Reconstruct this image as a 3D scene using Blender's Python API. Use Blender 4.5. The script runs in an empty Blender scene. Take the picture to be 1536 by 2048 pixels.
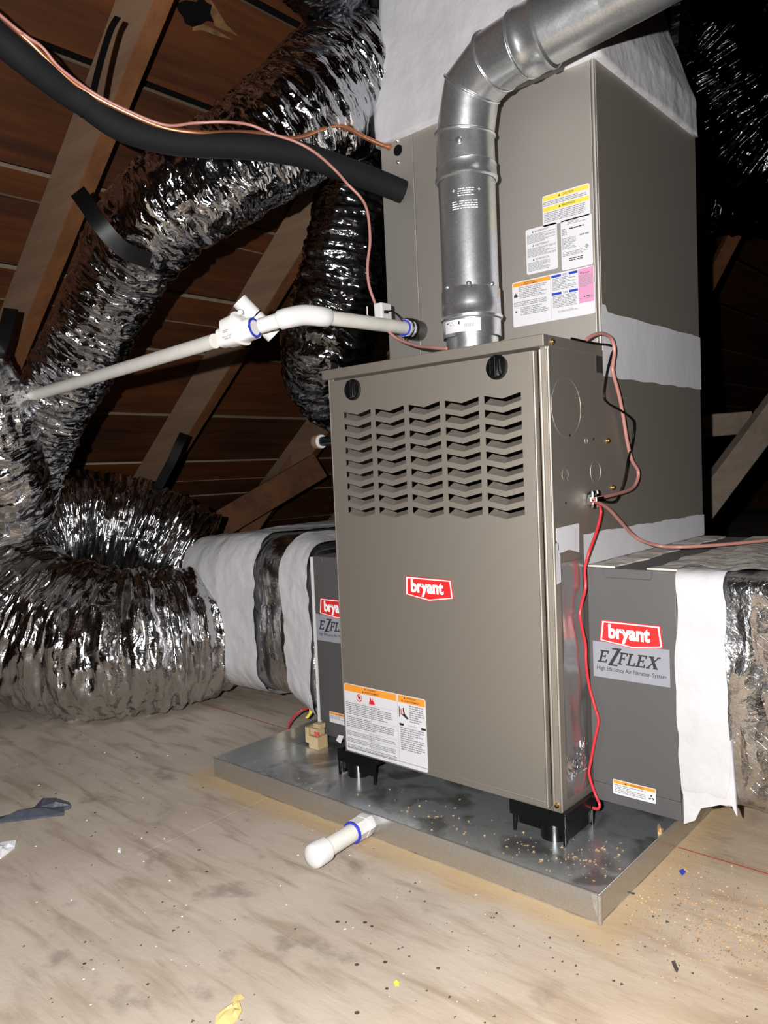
import bpy, bmesh, math, random
import numpy as np
from mathutils import Vector, Matrix
from mathutils.geometry import tessellate_polygon

# ------------------------------------------------------------------ camera
sc = bpy.context.scene
COL = sc.collection
CAM = np.array([0.6892, -1.2209, 0.6887])
YAW, PITCH, ROLL, FPX = 0.7292, -0.0541, -0.0433, 1552.73
_f = np.array([-math.sin(YAW)*math.cos(PITCH), math.cos(YAW)*math.cos(PITCH), math.sin(PITCH)])
_r0 = np.array([math.cos(YAW), math.sin(YAW), 0.0]); _u0 = np.cross(_r0, _f)
_r = math.cos(ROLL)*_r0 + math.sin(ROLL)*_u0
_u = -math.sin(ROLL)*_r0 + math.cos(ROLL)*_u0
cd = bpy.data.cameras.new('camera'); cam = bpy.data.objects.new('camera', cd); COL.objects.link(cam)
cd.sensor_fit = 'HORIZONTAL'; cd.sensor_width = 36.0; cd.lens = 36.0*FPX/1536.0; cd.clip_start = 0.02
cam.matrix_world = Matrix(((_r[0], _u[0], -_f[0], CAM[0]), (_r[1], _u[1], -_f[1], CAM[1]), (_r[2], _u[2], -_f[2], CAM[2]), (0, 0, 0, 1)))
sc.camera = cam

# ------------------------------------------------------------------ world, light, exposure
w = bpy.data.worlds.new('attic_dark'); sc.world = w; w.use_nodes = True
w.node_tree.nodes['Background'].inputs[0].default_value = (0.9, 0.95, 1.0, 1)
w.node_tree.nodes['Background'].inputs[1].default_value = 0.001
ld = bpy.data.lights.new('phone_flash', 'SPOT'); ld.spot_size = math.radians(104); ld.spot_blend = 0.45; ld.energy = 220.0; ld.color = (1.0, 0.985, 0.975); ld.shadow_soft_size = 0.008
lo = bpy.data.objects.new('phone_flash', ld); COL.objects.link(lo)
lo.matrix_world = cam.matrix_world.copy(); lo.location = CAM + 0.05*_u - 0.11*_r - 0.06*_f
vs = sc.view_settings
vs.view_transform = 'Standard'; vs.look = 'None'; vs.gamma = 1.0; vs.use_curve_mapping = False; vs.exposure = 0.0

# ------------------------------------------------------------------ measuring helpers: a sight line met with a real plane or depth
def _ray(px, py): return _f + (px-768)/FPX*_r - (py-1024)/FPX*_u
def at(px, py, d): return CAM + _ray(px, py)*d
def _pl(px, py, i, c): v = _ray(px, py); return CAM + v*((c-CAM[i])/v[i])
def onX(px, py, x): return _pl(px, py, 0, x)
def onY(px, py, y): return _pl(px, py, 1, y)
def onZ(px, py, z): return _pl(px, py, 2, z)

# ------------------------------------------------------------------ materials
def mat(name, col, rough=0.5, metal=0.0, spec=0.5, bump=0.0, bscale=40.0, var=0.0, vscale=6.0, coat=0.0):
    m = bpy.data.materials.new(name); m.use_nodes = True
    nt = m.node_tree; b = nt.nodes['Principled BSDF']
    b.inputs['Base Color'].default_value = (*col, 1); b.inputs['Roughness'].default_value = rough
    b.inputs['Metallic'].default_value = metal; b.inputs['Specular IOR Level'].default_value = spec
    b.inputs['Coat Weight'].default_value = coat
    tc = nt.nodes.new('ShaderNodeTexCoord')
    if var > 0:
        n = nt.nodes.new('ShaderNodeTexNoise'); n.inputs['Scale'].default_value = vscale; n.inputs['Detail'].default_value = 6
        nt.links.new(tc.outputs['Object'], n.inputs['Vector'])
        mp = nt.nodes.new('ShaderNodeMapRange'); mp.inputs['From Min'].default_value = 0.3; mp.inputs['From Max'].default_value = 0.7
        mp.inputs['To Min'].default_value = 1-var; mp.inputs['To Max'].default_value = 1+var
        nt.links.new(n.outputs['Fac'], mp.inputs['Value'])
        mx = nt.nodes.new('ShaderNodeVectorMath'); mx.operation = 'SCALE'; mx.inputs[0].default_value = col
        nt.links.new(mp.outputs[0], mx.inputs['Scale']); nt.links.new(mx.outputs[0], b.inputs['Base Color'])
    if bump > 0:
        n2 = nt.nodes.new('ShaderNodeTexNoise'); n2.inputs['Scale'].default_value = bscale; n2.inputs['Detail'].default_value = 5
        nt.links.new(tc.outputs['Object'], n2.inputs['Vector'])
        bp = nt.nodes.new('ShaderNodeBump'); bp.inputs['Strength'].default_value = bump; bp.inputs['Distance'].default_value = 0.01
        nt.links.new(n2.outputs['Fac'], bp.inputs['Height']); nt.links.new(bp.outputs[0], b.inputs['Normal'])
    return m

def foil_mat(name, col, rough, k, su, sv, k2=0.35, scrim=0.0):
    """crumpled metallised film: every crease facet has its own tilt (cells laid out in the film's own UV)"""
    m = bpy.data.materials.new(name); m.use_nodes = True; nt = m.node_tree; b = nt.nodes['Principled BSDF']; L = nt.links.new
    b.inputs['Base Color'].default_value = (*col, 1); b.inputs['Metallic'].default_value = 1.0; b.inputs['Roughness'].default_value = rough
    tc = nt.nodes.new('ShaderNodeTexCoord')
    nz = nt.nodes.new('ShaderNodeTexNoise'); nz.inputs['Scale'].default_value = 14; nz.inputs['Detail'].default_value = 3
    L(tc.outputs['UV'], nz.inputs['Vector'])
    sb = nt.nodes.new('ShaderNodeVectorMath'); sb.operation = 'SUBTRACT'; sb.inputs[1].default_value = (.5, .5, .5); L(nz.outputs['Color'], sb.inputs[0])
    scl = nt.nodes.new('ShaderNodeVectorMath'); scl.operation = 'SCALE'; scl.inputs['Scale'].default_value = 0.05; L(sb.outputs[0], scl.inputs[0])
    ad = nt.nodes.new('ShaderNodeVectorMath'); ad.operation = 'ADD'; L(tc.outputs['UV'], ad.inputs[0]); L(scl.outputs[0], ad.inputs[1])
    geo = nt.nodes.new('ShaderNodeNewGeometry'); cur = geo.outputs['Normal']
    for (a, c, kk) in ((su, sv, k), (su*2.7, sv*2.7, k*k2)):
        mp = nt.nodes.new('ShaderNodeVectorMath'); mp.operation = 'MULTIPLY'; mp.inputs[1].default_value = (a, c, 1); L(ad.outputs[0], mp.inputs[0])
        v = nt.nodes.new('ShaderNodeTexVoronoi'); v.voronoi_dimensions = '2D'; v.inputs['Scale'].default_value = 1.0; L(mp.outputs[0], v.inputs['Vector'])
        s2 = nt.nodes.new('ShaderNodeVectorMath'); s2.operation = 'SUBTRACT'; s2.inputs[1].default_value = (.5, .5, .5); L(v.outputs['Color'], s2.inputs[0])
        s3 = nt.nodes.new('ShaderNodeVectorMath'); s3.operation = 'SCALE'; s3.inputs['Scale'].default_value = kk; L(s2.outputs[0], s3.inputs[0])
        a2 = nt.nodes.new('ShaderNodeVectorMath'); a2.operation = 'ADD'; L(cur, a2.inputs[0]); L(s3.outputs[0], a2.inputs[1]); cur = a2.outputs[0]
    nn = nt.nodes.new('ShaderNodeVectorMath'); nn.operation = 'NORMALIZE'; L(cur, nn.inputs[0])
    n3 = nt.nodes.new('ShaderNodeTexNoise'); n3.inputs['Scale'].default_value = 120; n3.inputs['Detail'].default_value = 4; L(ad.outputs[0], n3.inputs['Vector'])
    bp = nt.nodes.new('ShaderNodeBump'); bp.inputs['Strength'].default_value = 0.35; bp.inputs['Distance'].default_value = 0.004
    L(n3.outputs['Fac'], bp.inputs['Height']); L(nn.outputs[0], bp.inputs['Normal']); L(bp.outputs[0], b.inputs['Normal'])
    if scrim > 0:     # reinforcing threads in the jacket
        hs = []
        for sgn in (1, -1):
            d = nt.nodes.new('ShaderNodeVectorMath'); d.operation = 'DOT_PRODUCT'; d.inputs[1].default_value = (55*1, 55*sgn*0.8, 0); L(tc.outputs['UV'], d.inputs[0])
            fr = nt.nodes.new('ShaderNodeMath'); fr.operation = 'FRACT'; L(d.outputs['Value'], fr.inputs[0])
            lt = nt.nodes.new('ShaderNodeMath'); lt.operation = 'LESS_THAN'; lt.inputs[1].default_value = 0.09; L(fr.outputs[0], lt.inputs[0]); hs.append(lt)
        mx = nt.nodes.new('ShaderNodeMath'); mx.operation = 'MAXIMUM'; L(hs[0].outputs[0], mx.inputs[0]); L(hs[1].outputs[0], mx.inputs[1])
        b2 = nt.nodes.new('ShaderNodeBump'); b2.inputs['Strength'].default_value = scrim; b2.inputs['Distance'].default_value = 0.002
        L(mx.outputs[0], b2.inputs['Height']); L(bp.outputs[0], b2.inputs['Normal']); L(b2.outputs[0], b.inputs['Normal'])
    return m

def wood_mat(name, c1, c2, axis, rough=0.75, grain=30.0, knots=True):
    m = bpy.data.materials.new(name); m.use_nodes = True; nt = m.node_tree; b = nt.nodes['Principled BSDF']; L = nt.links.new
    b.inputs['Roughness'].default_value = rough; b.inputs['Specular IOR Level'].default_value = 0.25
    tc = nt.nodes.new('ShaderNodeTexCoord'); oi = nt.nodes.new('ShaderNodeObjectInfo')
    mp = nt.nodes.new('ShaderNodeMapping'); s = [grain]*3; s[axis] = grain*0.05; mp.inputs['Scale'].default_value = s; L(tc.outputs['Object'], mp.inputs['Vector'])
    rv = nt.nodes.new('ShaderNodeVectorMath'); rv.operation = 'SCALE'; rv.inputs[0].default_value = (37, 19, 53); L(oi.outputs['Random'], rv.inputs['Scale'])
    L(rv.outputs[0], mp.inputs['Location'])
    n = nt.nodes.new('ShaderNodeTexNoise'); n.inputs['Scale'].default_value = 1.0; n.inputs['Detail'].default_value = 8; n.inputs['Roughness'].default_value = .65; n.inputs['Distortion'].default_value = .6; L(mp.outputs[0], n.inputs['Vector'])
    mp2 = nt.nodes.new('ShaderNodeMapping'); s = [7.0]*3; s[axis] = 1.6; mp2.inputs['Scale'].default_value = s; L(tc.outputs['Object'], mp2.inputs['Vector']); L(rv.outputs[0], mp2.inputs['Location'])
    n2 = nt.nodes.new('ShaderNodeTexNoise'); n2.inputs['Scale'].default_value = 1.0; n2.inputs['Detail'].default_value = 4; L(mp2.outputs[0], n2.inputs['Vector'])
    ad = nt.nodes.new('ShaderNodeMath'); ad.operation = 'ADD'; L(n.outputs['Fac'], ad.inputs[0]); L(n2.outputs['Fac'], ad.inputs[1])
    ad2 = nt.nodes.new('ShaderNodeMath'); ad2.operation = 'MULTIPLY_ADD'; ad2.inputs[1].default_value = .3; L(oi.outputs['Random'], ad2.inputs[0]); L(ad.outputs[0], ad2.inputs[2])
    cr = nt.nodes.new('ShaderNodeMapRange'); cr.inputs['From Min'].default_value = 0.75; cr.inputs['From Max'].default_value = 1.5; L(ad2.outputs[0], cr.inputs['Value'])
    mx = nt.nodes.new('ShaderNodeMix'); mx.data_type = 'RGBA'; mx.inputs[6].default_value = (*c1, 1); mx.inputs[7].default_value = (*c2, 1); L(cr.outputs[0], mx.inputs[0])
    L(mx.outputs[2], b.inputs['Base Color'])
    bp = nt.nodes.new('ShaderNodeBump'); bp.inputs['Strength'].default_value = .5; bp.inputs['Distance'].default_value = .004; L(n.outputs['Fac'], bp.inputs['Height']); L(bp.outputs[0], b.inputs['Normal'])
    return m

def floor_mat():
    m = bpy.data.materials.new('dusty_plywood'); m.use_nodes = True; nt = m.node_tree; b = nt.nodes['Principled BSDF']; L = nt.links.new
    b.inputs['Roughness'].default_value = .8; b.inputs['Specular IOR Level'].default_value = .2
    tc = nt.nodes.new('ShaderNodeTexCoord'); P = tc.outputs['Object']
    def noise(sx, sy, det=6, rough=.55, dist=0.0, off=0.0):
        mp = nt.nodes.new('ShaderNodeMapping'); mp.inputs['Scale'].default_value = (sx, sy, 1); mp.inputs['Location'].default_value = (off, off, 0); L(P, mp.inputs['Vector'])
        n = nt.nodes.new('ShaderNodeTexNoise'); n.inputs['Scale'].default_value = 1; n.inputs['Detail'].default_value = det; n.inputs['Roughness'].default_value = rough; n.inputs['Distortion'].default_value = dist; L(mp.outputs[0], n.inputs['Vector']); return n.outputs['Fac']
    def rng(v, a, c, lo=0., hi=1.):
        r = nt.nodes.new('ShaderNodeMapRange'); r.inputs['From Min'].default_value = a; r.inputs['From Max'].default_value = c; r.inputs['To Min'].default_value = lo; r.inputs['To Max'].default_value = hi; r.interpolation_type = 'SMOOTHSTEP'; L(v, r.inputs['Value']); return r.outputs[0]
    def mix(f, a, c):
        x = nt.nodes.new('ShaderNodeMix'); x.data_type = 'RGBA'
        if isinstance(f, float): x.inputs[0].default_value = f
        else: L(f, x.inputs[0])
        for i, q in ((6, a), (7, c)):
            if isinstance(q, tuple): x.inputs[i].default_value = (*q, 1)
            else: L(q, x.inputs[i])
        return x.outputs[2]
    def math_(op, a, c):
        x = nt.nodes.new('ShaderNodeMath'); x.operation = op
        for i, q in ((0, a), (1, c)):
            if isinstance(q, (int, float)): x.inputs[i].default_value = q
            else: L(q, x.inputs[i])
        return x.outputs[0]
    base = mix(rng(noise(2.2, 2.6), .35, .65), (.34, .284, .230), (.41, .352, .294))
    base = mix(rng(noise(5, 30, 8, .6, .5), .45, .75), base, (.24, .19, .14))              # grain
    base = mix(math_('MULTIPLY', rng(noise(7, 9, 5, .6, 0, 4.), .56, .70), .55), base, (.13, .105, .082))    # scuffs
    # clean wood beside the drain pan, where the grime has been swept off
    sx = nt.nodes.new('ShaderNodeSeparateXYZ'); L(P, sx.inputs[0])
    dx = math_('SUBTRACT', math_('ABSOLUTE', math_('ADD', sx.outputs[0], .3135), 0), .4765)
    dy = math_('SUBTRACT', math_('ABSOLUTE', math_('SUBTRACT', sx.outputs[1], .38), 0), .57)
    dd = math_('MAXIMUM', dx, dy)
    dn = math_('ADD', dd, math_('MULTIPLY', math_('SUBTRACT', noise(9, 9, 6, .65), .5), .10))
    base = mix(rng(dn, .014, .085, .85, 0.), base, (.385, .27, .145))
    # yellowed sheet to the right of the pan
    base = mix(math_('MULTIPLY', rng(sx.outputs[0], -.1, .45), .55), base, mix(rng(noise(6, 14, 8, .65, .4), .4, .66), (.43, .32, .2), (.33, .21, .12)))
    spk = nt.nodes.new('ShaderNodeTexVoronoi'); spk.inputs['Scale'].default_value = 26; L(P, spk.inputs['Vector'])
    spf = math_('MULTIPLY', math_('LESS_THAN', spk.outputs['Distance'], .085), math_('GREATER_THAN', noise(3, 3, 3, .5, 0, 9.), .56))
    base = mix(spf, base, (.06, .045, .035))
    L(base, b.inputs['Base Color'])
    bp = nt.nodes.new('ShaderNodeBump'); bp.inputs['Strength'].default_value = .25; bp.inputs['Distance'].default_value = .004; L(noise(30, 90, 8, .7), bp.inputs['Height']); L(bp.outputs[0], b.inputs['Normal'])
    return m

def galv_mat(name, col, rough, metal=1.0, bscale=60, smudge_refl=0.0):
    m = bpy.data.materials.new(name); m.use_nodes = True; nt = m.node_tree; b = nt.nodes['Principled BSDF']; L = nt.links.new
    b.inputs['Metallic'].default_value = metal
    tc = nt.nodes.new('ShaderNodeTexCoord')
    v = nt.nodes.new('ShaderNodeTexVoronoi'); v.inputs['Scale'].default_value = bscale; L(tc.outputs['Object'], v.inputs['Vector'])
    bw = nt.nodes.new('ShaderNodeRGBToBW'); L(v.outputs['Color'], bw.inputs[0])
    mr = nt.nodes.new('ShaderNodeMapRange'); mr.inputs['To Min'].default_value = .86; mr.inputs['To Max'].default_value = 1.08; L(bw.outputs[0], mr.inputs['Value'])
    sc_ = nt.nodes.new('ShaderNodeVectorMath'); sc_.operation = 'SCALE'; sc_.inputs[0].default_value = col; L(mr.outputs[0], sc_.inputs['Scale'])
    n = nt.nodes.new('ShaderNodeTexNoise'); n.inputs['Scale'].default_value = 9; n.inputs['Detail'].default_value = 7; n.inputs['Distortion'].default_value = 1.0; L(tc.outputs['Object'], n.inputs['Vector'])
    out = sc_.outputs[0]
    if smudge_refl > 0:  # dark smears, also painting in the reflections of wires under the furnace
        mr3 = nt.nodes.new('ShaderNodeMapRange'); mr3.inputs['From Min'].default_value = .5; mr3.inputs['From Max'].default_value = .62; mr3.inputs['To Max'].default_value = smudge_refl; L(n.outputs['Fac'], mr3.inputs['Value'])
        mx = nt.nodes.new('ShaderNodeMix'); mx.data_type = 'RGBA'; mx.inputs[7].default_value = (.10, .085, .07, 1); L(mr3.outputs[0], mx.inputs[0]); L(out, mx.inputs[6]); out = mx.outputs[2]
    L(out, b.inputs['Base Color'])
    mr2 = nt.nodes.new('ShaderNodeMapRange'); mr2.inputs['To Min'].default_value = rough*.7; mr2.inputs['To Max'].default_value = rough*1.35; L(n.outputs['Fac'], mr2.inputs['Value']); L(mr2.outputs[0], b.inputs['Roughness'])
    bp = nt.nodes.new('ShaderNodeBump'); bp.inputs['Strength'].default_value = .06; bp.inputs['Distance'].default_value = .01; L(n.outputs['Fac'], bp.inputs['Height']); L(bp.outputs[0], b.inputs['Normal'])
    return m

M = {}
M['paint'] = mat('beige_brown_enamel', (.37, .335, .290), .63, metal=.97, spec=.4)
M['paint_coil_lit'] = mat('lit_beige_enamel', (.45, .418, .380), .63, metal=.96, spec=.4)  # paler copy for the coil front, its stronger light put into the colour
M['slot_shade'] = mat('cabinet_inside_shade', (.02, .018, .016), .8)
M['grey'] = mat('grey_enamel', (.125, .121, .120), .7, metal=.7, spec=.4)
M['black'] = mat('black_plastic', (.003, .003, .0033), .25)
M['rubber'] = mat('black_foam_rubber', (.0065, .0067, .0072), .8, spec=.2, bump=.15, bscale=150)
M['strap'] = mat('black_strap', (.002, .002, .002), .45, spec=.2)
M['pvc'] = mat('white_pvc', (.56, .54, .50), .35, var=.08, vscale=18)
M['pvc_new'] = mat('clean_white_pvc', (.52, .515, .51), .25)
M['pvc_clear'] = mat('cloudy_white_pvc', (.60, .59, .57), .3)
M['blue'] = mat('blue_primer', (.02, .03, .35), .4)
M['copper'] = mat('copper_tube', (.62, .26, .13), .33, metal=.85)
M['mastic'] = mat('brushed_white_mastic', (.445, .435, .443), .75, spec=.15, bump=.42, bscale=24, var=.07, vscale=8)
M['mastic_dirty'] = mat('dusty_white_mastic', (.47, .435, .40), .75, spec=.3, bump=.5, bscale=30, var=.15, vscale=10)
M['tape'] = mat('silver_white_tape', (.52, .51, .525), .5, spec=.4, bump=.06, bscale=22, var=.06)
M['foil'] = foil_mat('crumpled_foil', (.62, .63, .66), .09, .5, 17, 120, k2=.75)
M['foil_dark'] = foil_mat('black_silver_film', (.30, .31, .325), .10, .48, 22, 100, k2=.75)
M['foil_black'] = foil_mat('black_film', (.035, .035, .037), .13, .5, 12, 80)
M['foil_soft'] = foil_mat('foil_jacket', (.66, .66, .67), .14, .42, 8, 105, k2=.7)
M['foil_wrap'] = foil_mat('foil_wrap_scrim', (.58, .58, .585), .2, .36, 6, 38, k2=.6, scrim=.35)
M['sheath'] = wood_mat('dark_red_sheathing', (.012, .0030, .0007), (.094, .0265, .0052), 1)
M['sheath_edge'] = wood_mat('pale_board_edge', (.10, .07, .045), (.30, .24, .17), 1)
M['rafter'] = wood_mat('orange_brown_rafter', (.05, .0185, .007), (.135, .052, .018), 0)
M['rafter_side'] = wood_mat('greyed_rafter_side', (.10, .058, .034), (.20, .125, .078), 0)
M['split'] = mat('split_pale_grain', (.12, .06, .018), .8, var=.5, vscale=40)
M['lumber'] = wood_mat('pale_framing_lumber', (.12, .092, .068), (.20, .155, .118), 0)
M['felt'] = mat('black_roofing_felt', (.002, .0016, .0014), .95, spec=.1)
M['floor'] = floor_mat()
M['galv'] = galv_mat('galvanised_vent', (.62, .64, .65), .30, .92, 330)
M['pan'] = galv_mat('galvanised_pan', (.60, .63, .645), .27, .84, 500, smudge_refl=.65)
M['pan_wall'] = galv_mat('galvanised_pan_wall', (.50, .50, .49), .27, .88, 700)
M['zinc'] = mat('shiny_zinc', (.75, .78, .80), .15, metal=1)
M['brass'] = mat('brass_screw', (.65, .45, .18), .3, metal=1)
M['wire_pink'] = mat('brown_thermostat_cable', (.36, .16, .135), .4)
M['wire_red'] = mat('red_wire', (.47, .026, .034), .35)
M['label'] = mat('white_label', (.56, .55, .57), .4)
M['ink'] = mat('black_ink', (.02, .02, .02), .5)
M['ink_grey'] = mat('grey_print', (.22, .22, .225), .5)
M['orange'] = mat('orange_ink', (.70, .26, .03), .45)
M['yellow'] = mat('yellow_ink', (.66, .52, .06), .45)
M['inkblue'] = mat('blue_ink', (.02, .04, .36), .45)
M['pink'] = mat('pink_ink', (.55, .24, .38), .45)
M['red'] = mat('red_ink', (.55, .02, .02), .4)
M['white_ink'] = mat('white_ink', (.80, .76, .76), .45)
M['plate'] = mat('silver_grey_plate', (.235, .24, .27), .4)
M['chalk'] = mat('red_chalk', (.28, .055, .035), .9)
M['tan'] = mat('tan_plastic', (.36, .26, .13), .35)
M['tag'] = mat('yellow_tag', (.62, .52, .03), .5)
M['paper'] = mat('white_paper', (.6, .6, .62), .7)
M['rag'] = mat('dark_plastic_scrap', (.05, .055, .075), .5, bump=.5)
M['yscrap'] = mat('yellowed_scrap', (.50, .39, .15), .7)
M['chips'] = mat('wood_chips', (.34, .215, .11), .8, var=.65, vscale=45)
M['grit'] = mat('dark_grit', (.05, .035, .028), .9)

# ------------------------------------------------------------------ mesh helpers
class MB:
    def __init__(s): s.v = []; s.f = []; s.m = []; s.uv = None
    def add(s, vs, fs, mi=0):
        o = len(s.v); s.v.extend([tuple(map(float, p)) for p in vs]); s.f.extend([tuple(i+o for i in f) for f in fs])
        s.m.extend(mi if isinstance(mi, list) else [mi]*len(fs)); return s
    def box(s, x0, x1, y0, y1, z0, z1, mi=0):
        v = [(x, y, z) for z in (z0, z1) for y in (y0, y1) for x in (x0, x1)]
        return s.add(v, [(0, 2, 3, 1), (4, 5, 7, 6), (0, 1, 5, 4), (2, 6, 7, 3), (0, 4, 6, 2), (1, 3, 7, 5)], mi)
    def obox(s, p0, p1, w, h, up=(0, 0, 1), mi=0):
        """bar from p0 to p1, w across, h along up"""
        p0 = np.array(p0, float); p1 = np.array(p1, float); d = p1-p0; d /= np.linalg.norm(d)
        a = np.cross(d, up); a /= np.linalg.norm(a); b = np.cross(a, d)
        v = [q+a*sx*w/2+b*sz*h/2 for q in (p0, p1) for sx, sz in ((-1, -1), (1, -1), (1, 1), (-1, 1))]
        return s.add(v, [(3, 2, 1, 0), (4, 5, 6, 7), (0, 1, 5, 4), (1, 2, 6, 5), (2, 3, 7, 6), (3, 0, 4, 7)], mi)
    def rings(s, R, closed=True, cap0=True, cap1=True, mi=0):
        n = len(R[0]); o = len(s.v)
        for r in R: s.v.extend([tuple(map(float, p)) for p in r])
        k = 0
        for i in range(len(R)-1):
            for j in range(n if closed else n-1):
                a = o+i*n+j; b = o+i*n+(j+1) % n; s.f.append((a, b, b+n, a+n)); k += 1
        if cap0: s.f.append(tuple(o+j for j in range(n))[::-1]); k += 1
        if cap1: s.f.append(tuple(o+(len(R)-1)*n+j for j in range(n))); k += 1
        s.m.extend([mi]*k); return s
    def tube(s, pts, r, n=12, mi=0, smooth_steps=0, caps=True):
        P = np.array(pts, float); r = np.array([r]*len(P) if np.isscalar(r) else r, float)
        if smooth_steps: P, r = crom(P, r, smooth_steps)
        T, A, B = frames(P); th = np.linspace(0, 2*np.pi, n, endpoint=False)
        R = [P[i]+r[i]*(np.cos(th)[:, None]*A[i]+np.sin(th)[:, None]*B[i]) for i in range(len(P))]
        return s.rings(R, True, caps, caps, mi)
    def cyl(s, p0, p1, r0, r1=None, n=24, mi=0): return s.tube([p0, p1], [r0, r0 if r1 is None else r1], n, mi)
    def lathe(s, p0, d, prof, n=28, mi=0, caps=True):
        """prof: list of (distance along d, radius)"""
        p0 = np.array(p0, float); d = np.array(d, float); d /= np.linalg.norm(d); a = np.cross(d, (0, 0, 1) if abs(d[2]) < .9 else (1, 0, 0)); a /= np.linalg.norm(a); b = np.cross(d, a)
        th = np.linspace(0, 2*np.pi, n, endpoint=False)
        return s.rings([p0+d*t+r*(np.cos(th)[:, None]*a+np.sin(th)[:, None]*b) for t, r in prof], True, caps, caps, mi)
    def torus(s, c, nrm, R, r, n=40, k=8, mi=0):
        c = np.array(c, float); d = np.array(nrm, float); d /= np.linalg.norm(d); a = np.cross(d, (0, 0, 1) if abs(d[2]) < .9 else (1, 0, 0)); a /= np.linalg.norm(a); b = np.cross(d, a)
        ph = np.linspace(0, 2*np.pi, k, endpoint=False); Rg = []
        for t in np.linspace(0, 2*np.pi, n+1):
            e = math.cos(t)*a+math.sin(t)*b; Rg.append([c+e*(R+r*math.cos(p))+d*r*math.sin(p) for p in ph])
        return s.rings(Rg, True, False, False, mi)
    def sphere(s, c, r, n=14, mi=0, sc=(1, 1, 1)):
        c = np.array(c, float); R = []
        for t in np.linspace(.02, np.pi-.02, n): R.append([c+np.array(sc)*r*np.array((math.sin(t)*math.cos(p), math.sin(t)*math.sin(p), math.cos(t))) for p in np.linspace(0, 2*np.pi, n*2, endpoint=False)])
        return s.rings(R[::-1], True, True, True, mi)
    def build(s, name, mats, parent=None, smooth=None, bevel=0.0, seg=2):
        me = bpy.data.meshes.new(name); off = ORG.get(parent.name, np.zeros(3)) if parent else np.zeros(3)
        me.from_pydata((np.array(s.v)-off).tolist(), [], s.f)
        for m_ in (mats if isinstance(mats, (list, tuple)) else [mats]): me.materials.append(m_)
        if any(s.m): me.polygons.foreach_set('material_index', s.m)
        if s.uv is not None:
            ul = me.uv_layers.new(name='UVMap'); idx = np.zeros(len(me.loops), int); me.loops.foreach_get('vertex_index', idx)
            ul.data.foreach_set('uv', np.array(s.uv, float)[idx].ravel())
        me.validate(); bmx = bmesh.new(); bmx.from_mesh(me); bmesh.ops.recalc_face_normals(bmx, faces=bmx.faces); bmx.to_mesh(me); bmx.free()
        if smooth is not None:
            me.polygons.foreach_set('use_smooth', [True]*len(me.polygons))
            if smooth < 179: me.set_sharp_from_angle(angle=math.radians(smooth))
        me.update(); o = bpy.data.objects.new(name, me); COL.objects.link(o)
        if parent: o.parent = parent; ORG[o.name] = off
        if bevel > 0:
            b = o.modifiers.new('edge', 'BEVEL'); b.width = bevel; b.segments = seg; b.limit_method = 'ANGLE'; b.angle_limit = math.radians(40)
        return o
ORG = {}
def crom(P, r, k):
    Q = []; q = []; n = len(P)
    for i in range(n-1):
        p0, p1, p2, p3 = P[max(i-1, 0)], P[i], P[i+1], P[min(i+2, n-1)]
        r0, r1, r2, r3 = r[max(i-1, 0)], r[i], r[i+1], r[min(i+2, n-1)]
        for t in np.linspace(0, 1, k, endpoint=False):
            c = lambda a, b, d, e: .5*(2*b+(d-a)*t+(2*a-5*b+4*d-e)*t*t+(3*b-a-3*d+e)*t**3)
            Q.append(c(p0, p1, p2, p3)); q.append(c(r0, r1, r2, r3))
    Q.append(P[-1]); q.append(r[-1]); return np.array(Q), np.array(q)
def frames(P):
    T = np.gradient(P, axis=0); T /= np.linalg.norm(T, axis=1)[:, None]
    a = np.cross(T[0], (0, 0, 1) if abs(T[0][2]) < .9 else (1, 0, 0)); a /= np.linalg.norm(a); A = [a]
    for i in range(1, len(P)):
        a = A[-1]-T[i]*(A[-1]@T[i]); A.append(a/np.linalg.norm(a))
    A = np.array(A); return T, A, np.cross(T, A)
def thing(name, label, cat, loc=(0, 0, 0), group=None, kind=None):
    o = bpy.data.objects.new(name, None); COL.objects.link(o); o.location = loc; o.empty_display_size = .05
    ORG[o.name] = np.array(loc, float); tag(o, label, cat, group, kind); return o
def tag(o, label=None, cat=None, group=None, kind=None):
    if label: o['label'] = label
    if cat: o['category'] = cat
    if group: o['group'] = group
    if kind: o['kind'] = kind
    return o
def lab(o, text): o['label'] = text; return o
RNG = np.random.default_rng(7)
def vnoise(s, t, fs, nt, seed):
    """value noise over (s, t); t in [0,1) wraps round; fs cells per unit of s, nt cells round"""
    g = np.random.default_rng(seed); S = s*fs; S = S-np.floor(S.min()); T_ = t*nt
    i = np.floor(S).astype(int); j = np.floor(T_).astype(int); a = S-i; b = T_-j
    G = g.uniform(-1, 1, (i.max()+2, nt)); a = a*a*(3-2*a); b = b*b*(3-2*b); j0 = j % nt; j1 = (j+1) % nt
    return (G[i, j0]*(1-a)+G[i+1, j0]*a)*(1-b)+(G[i, j1]*(1-a)+G[i+1, j1]*a)*b
def ridge(x): return 1-2*np.abs(x)

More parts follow.
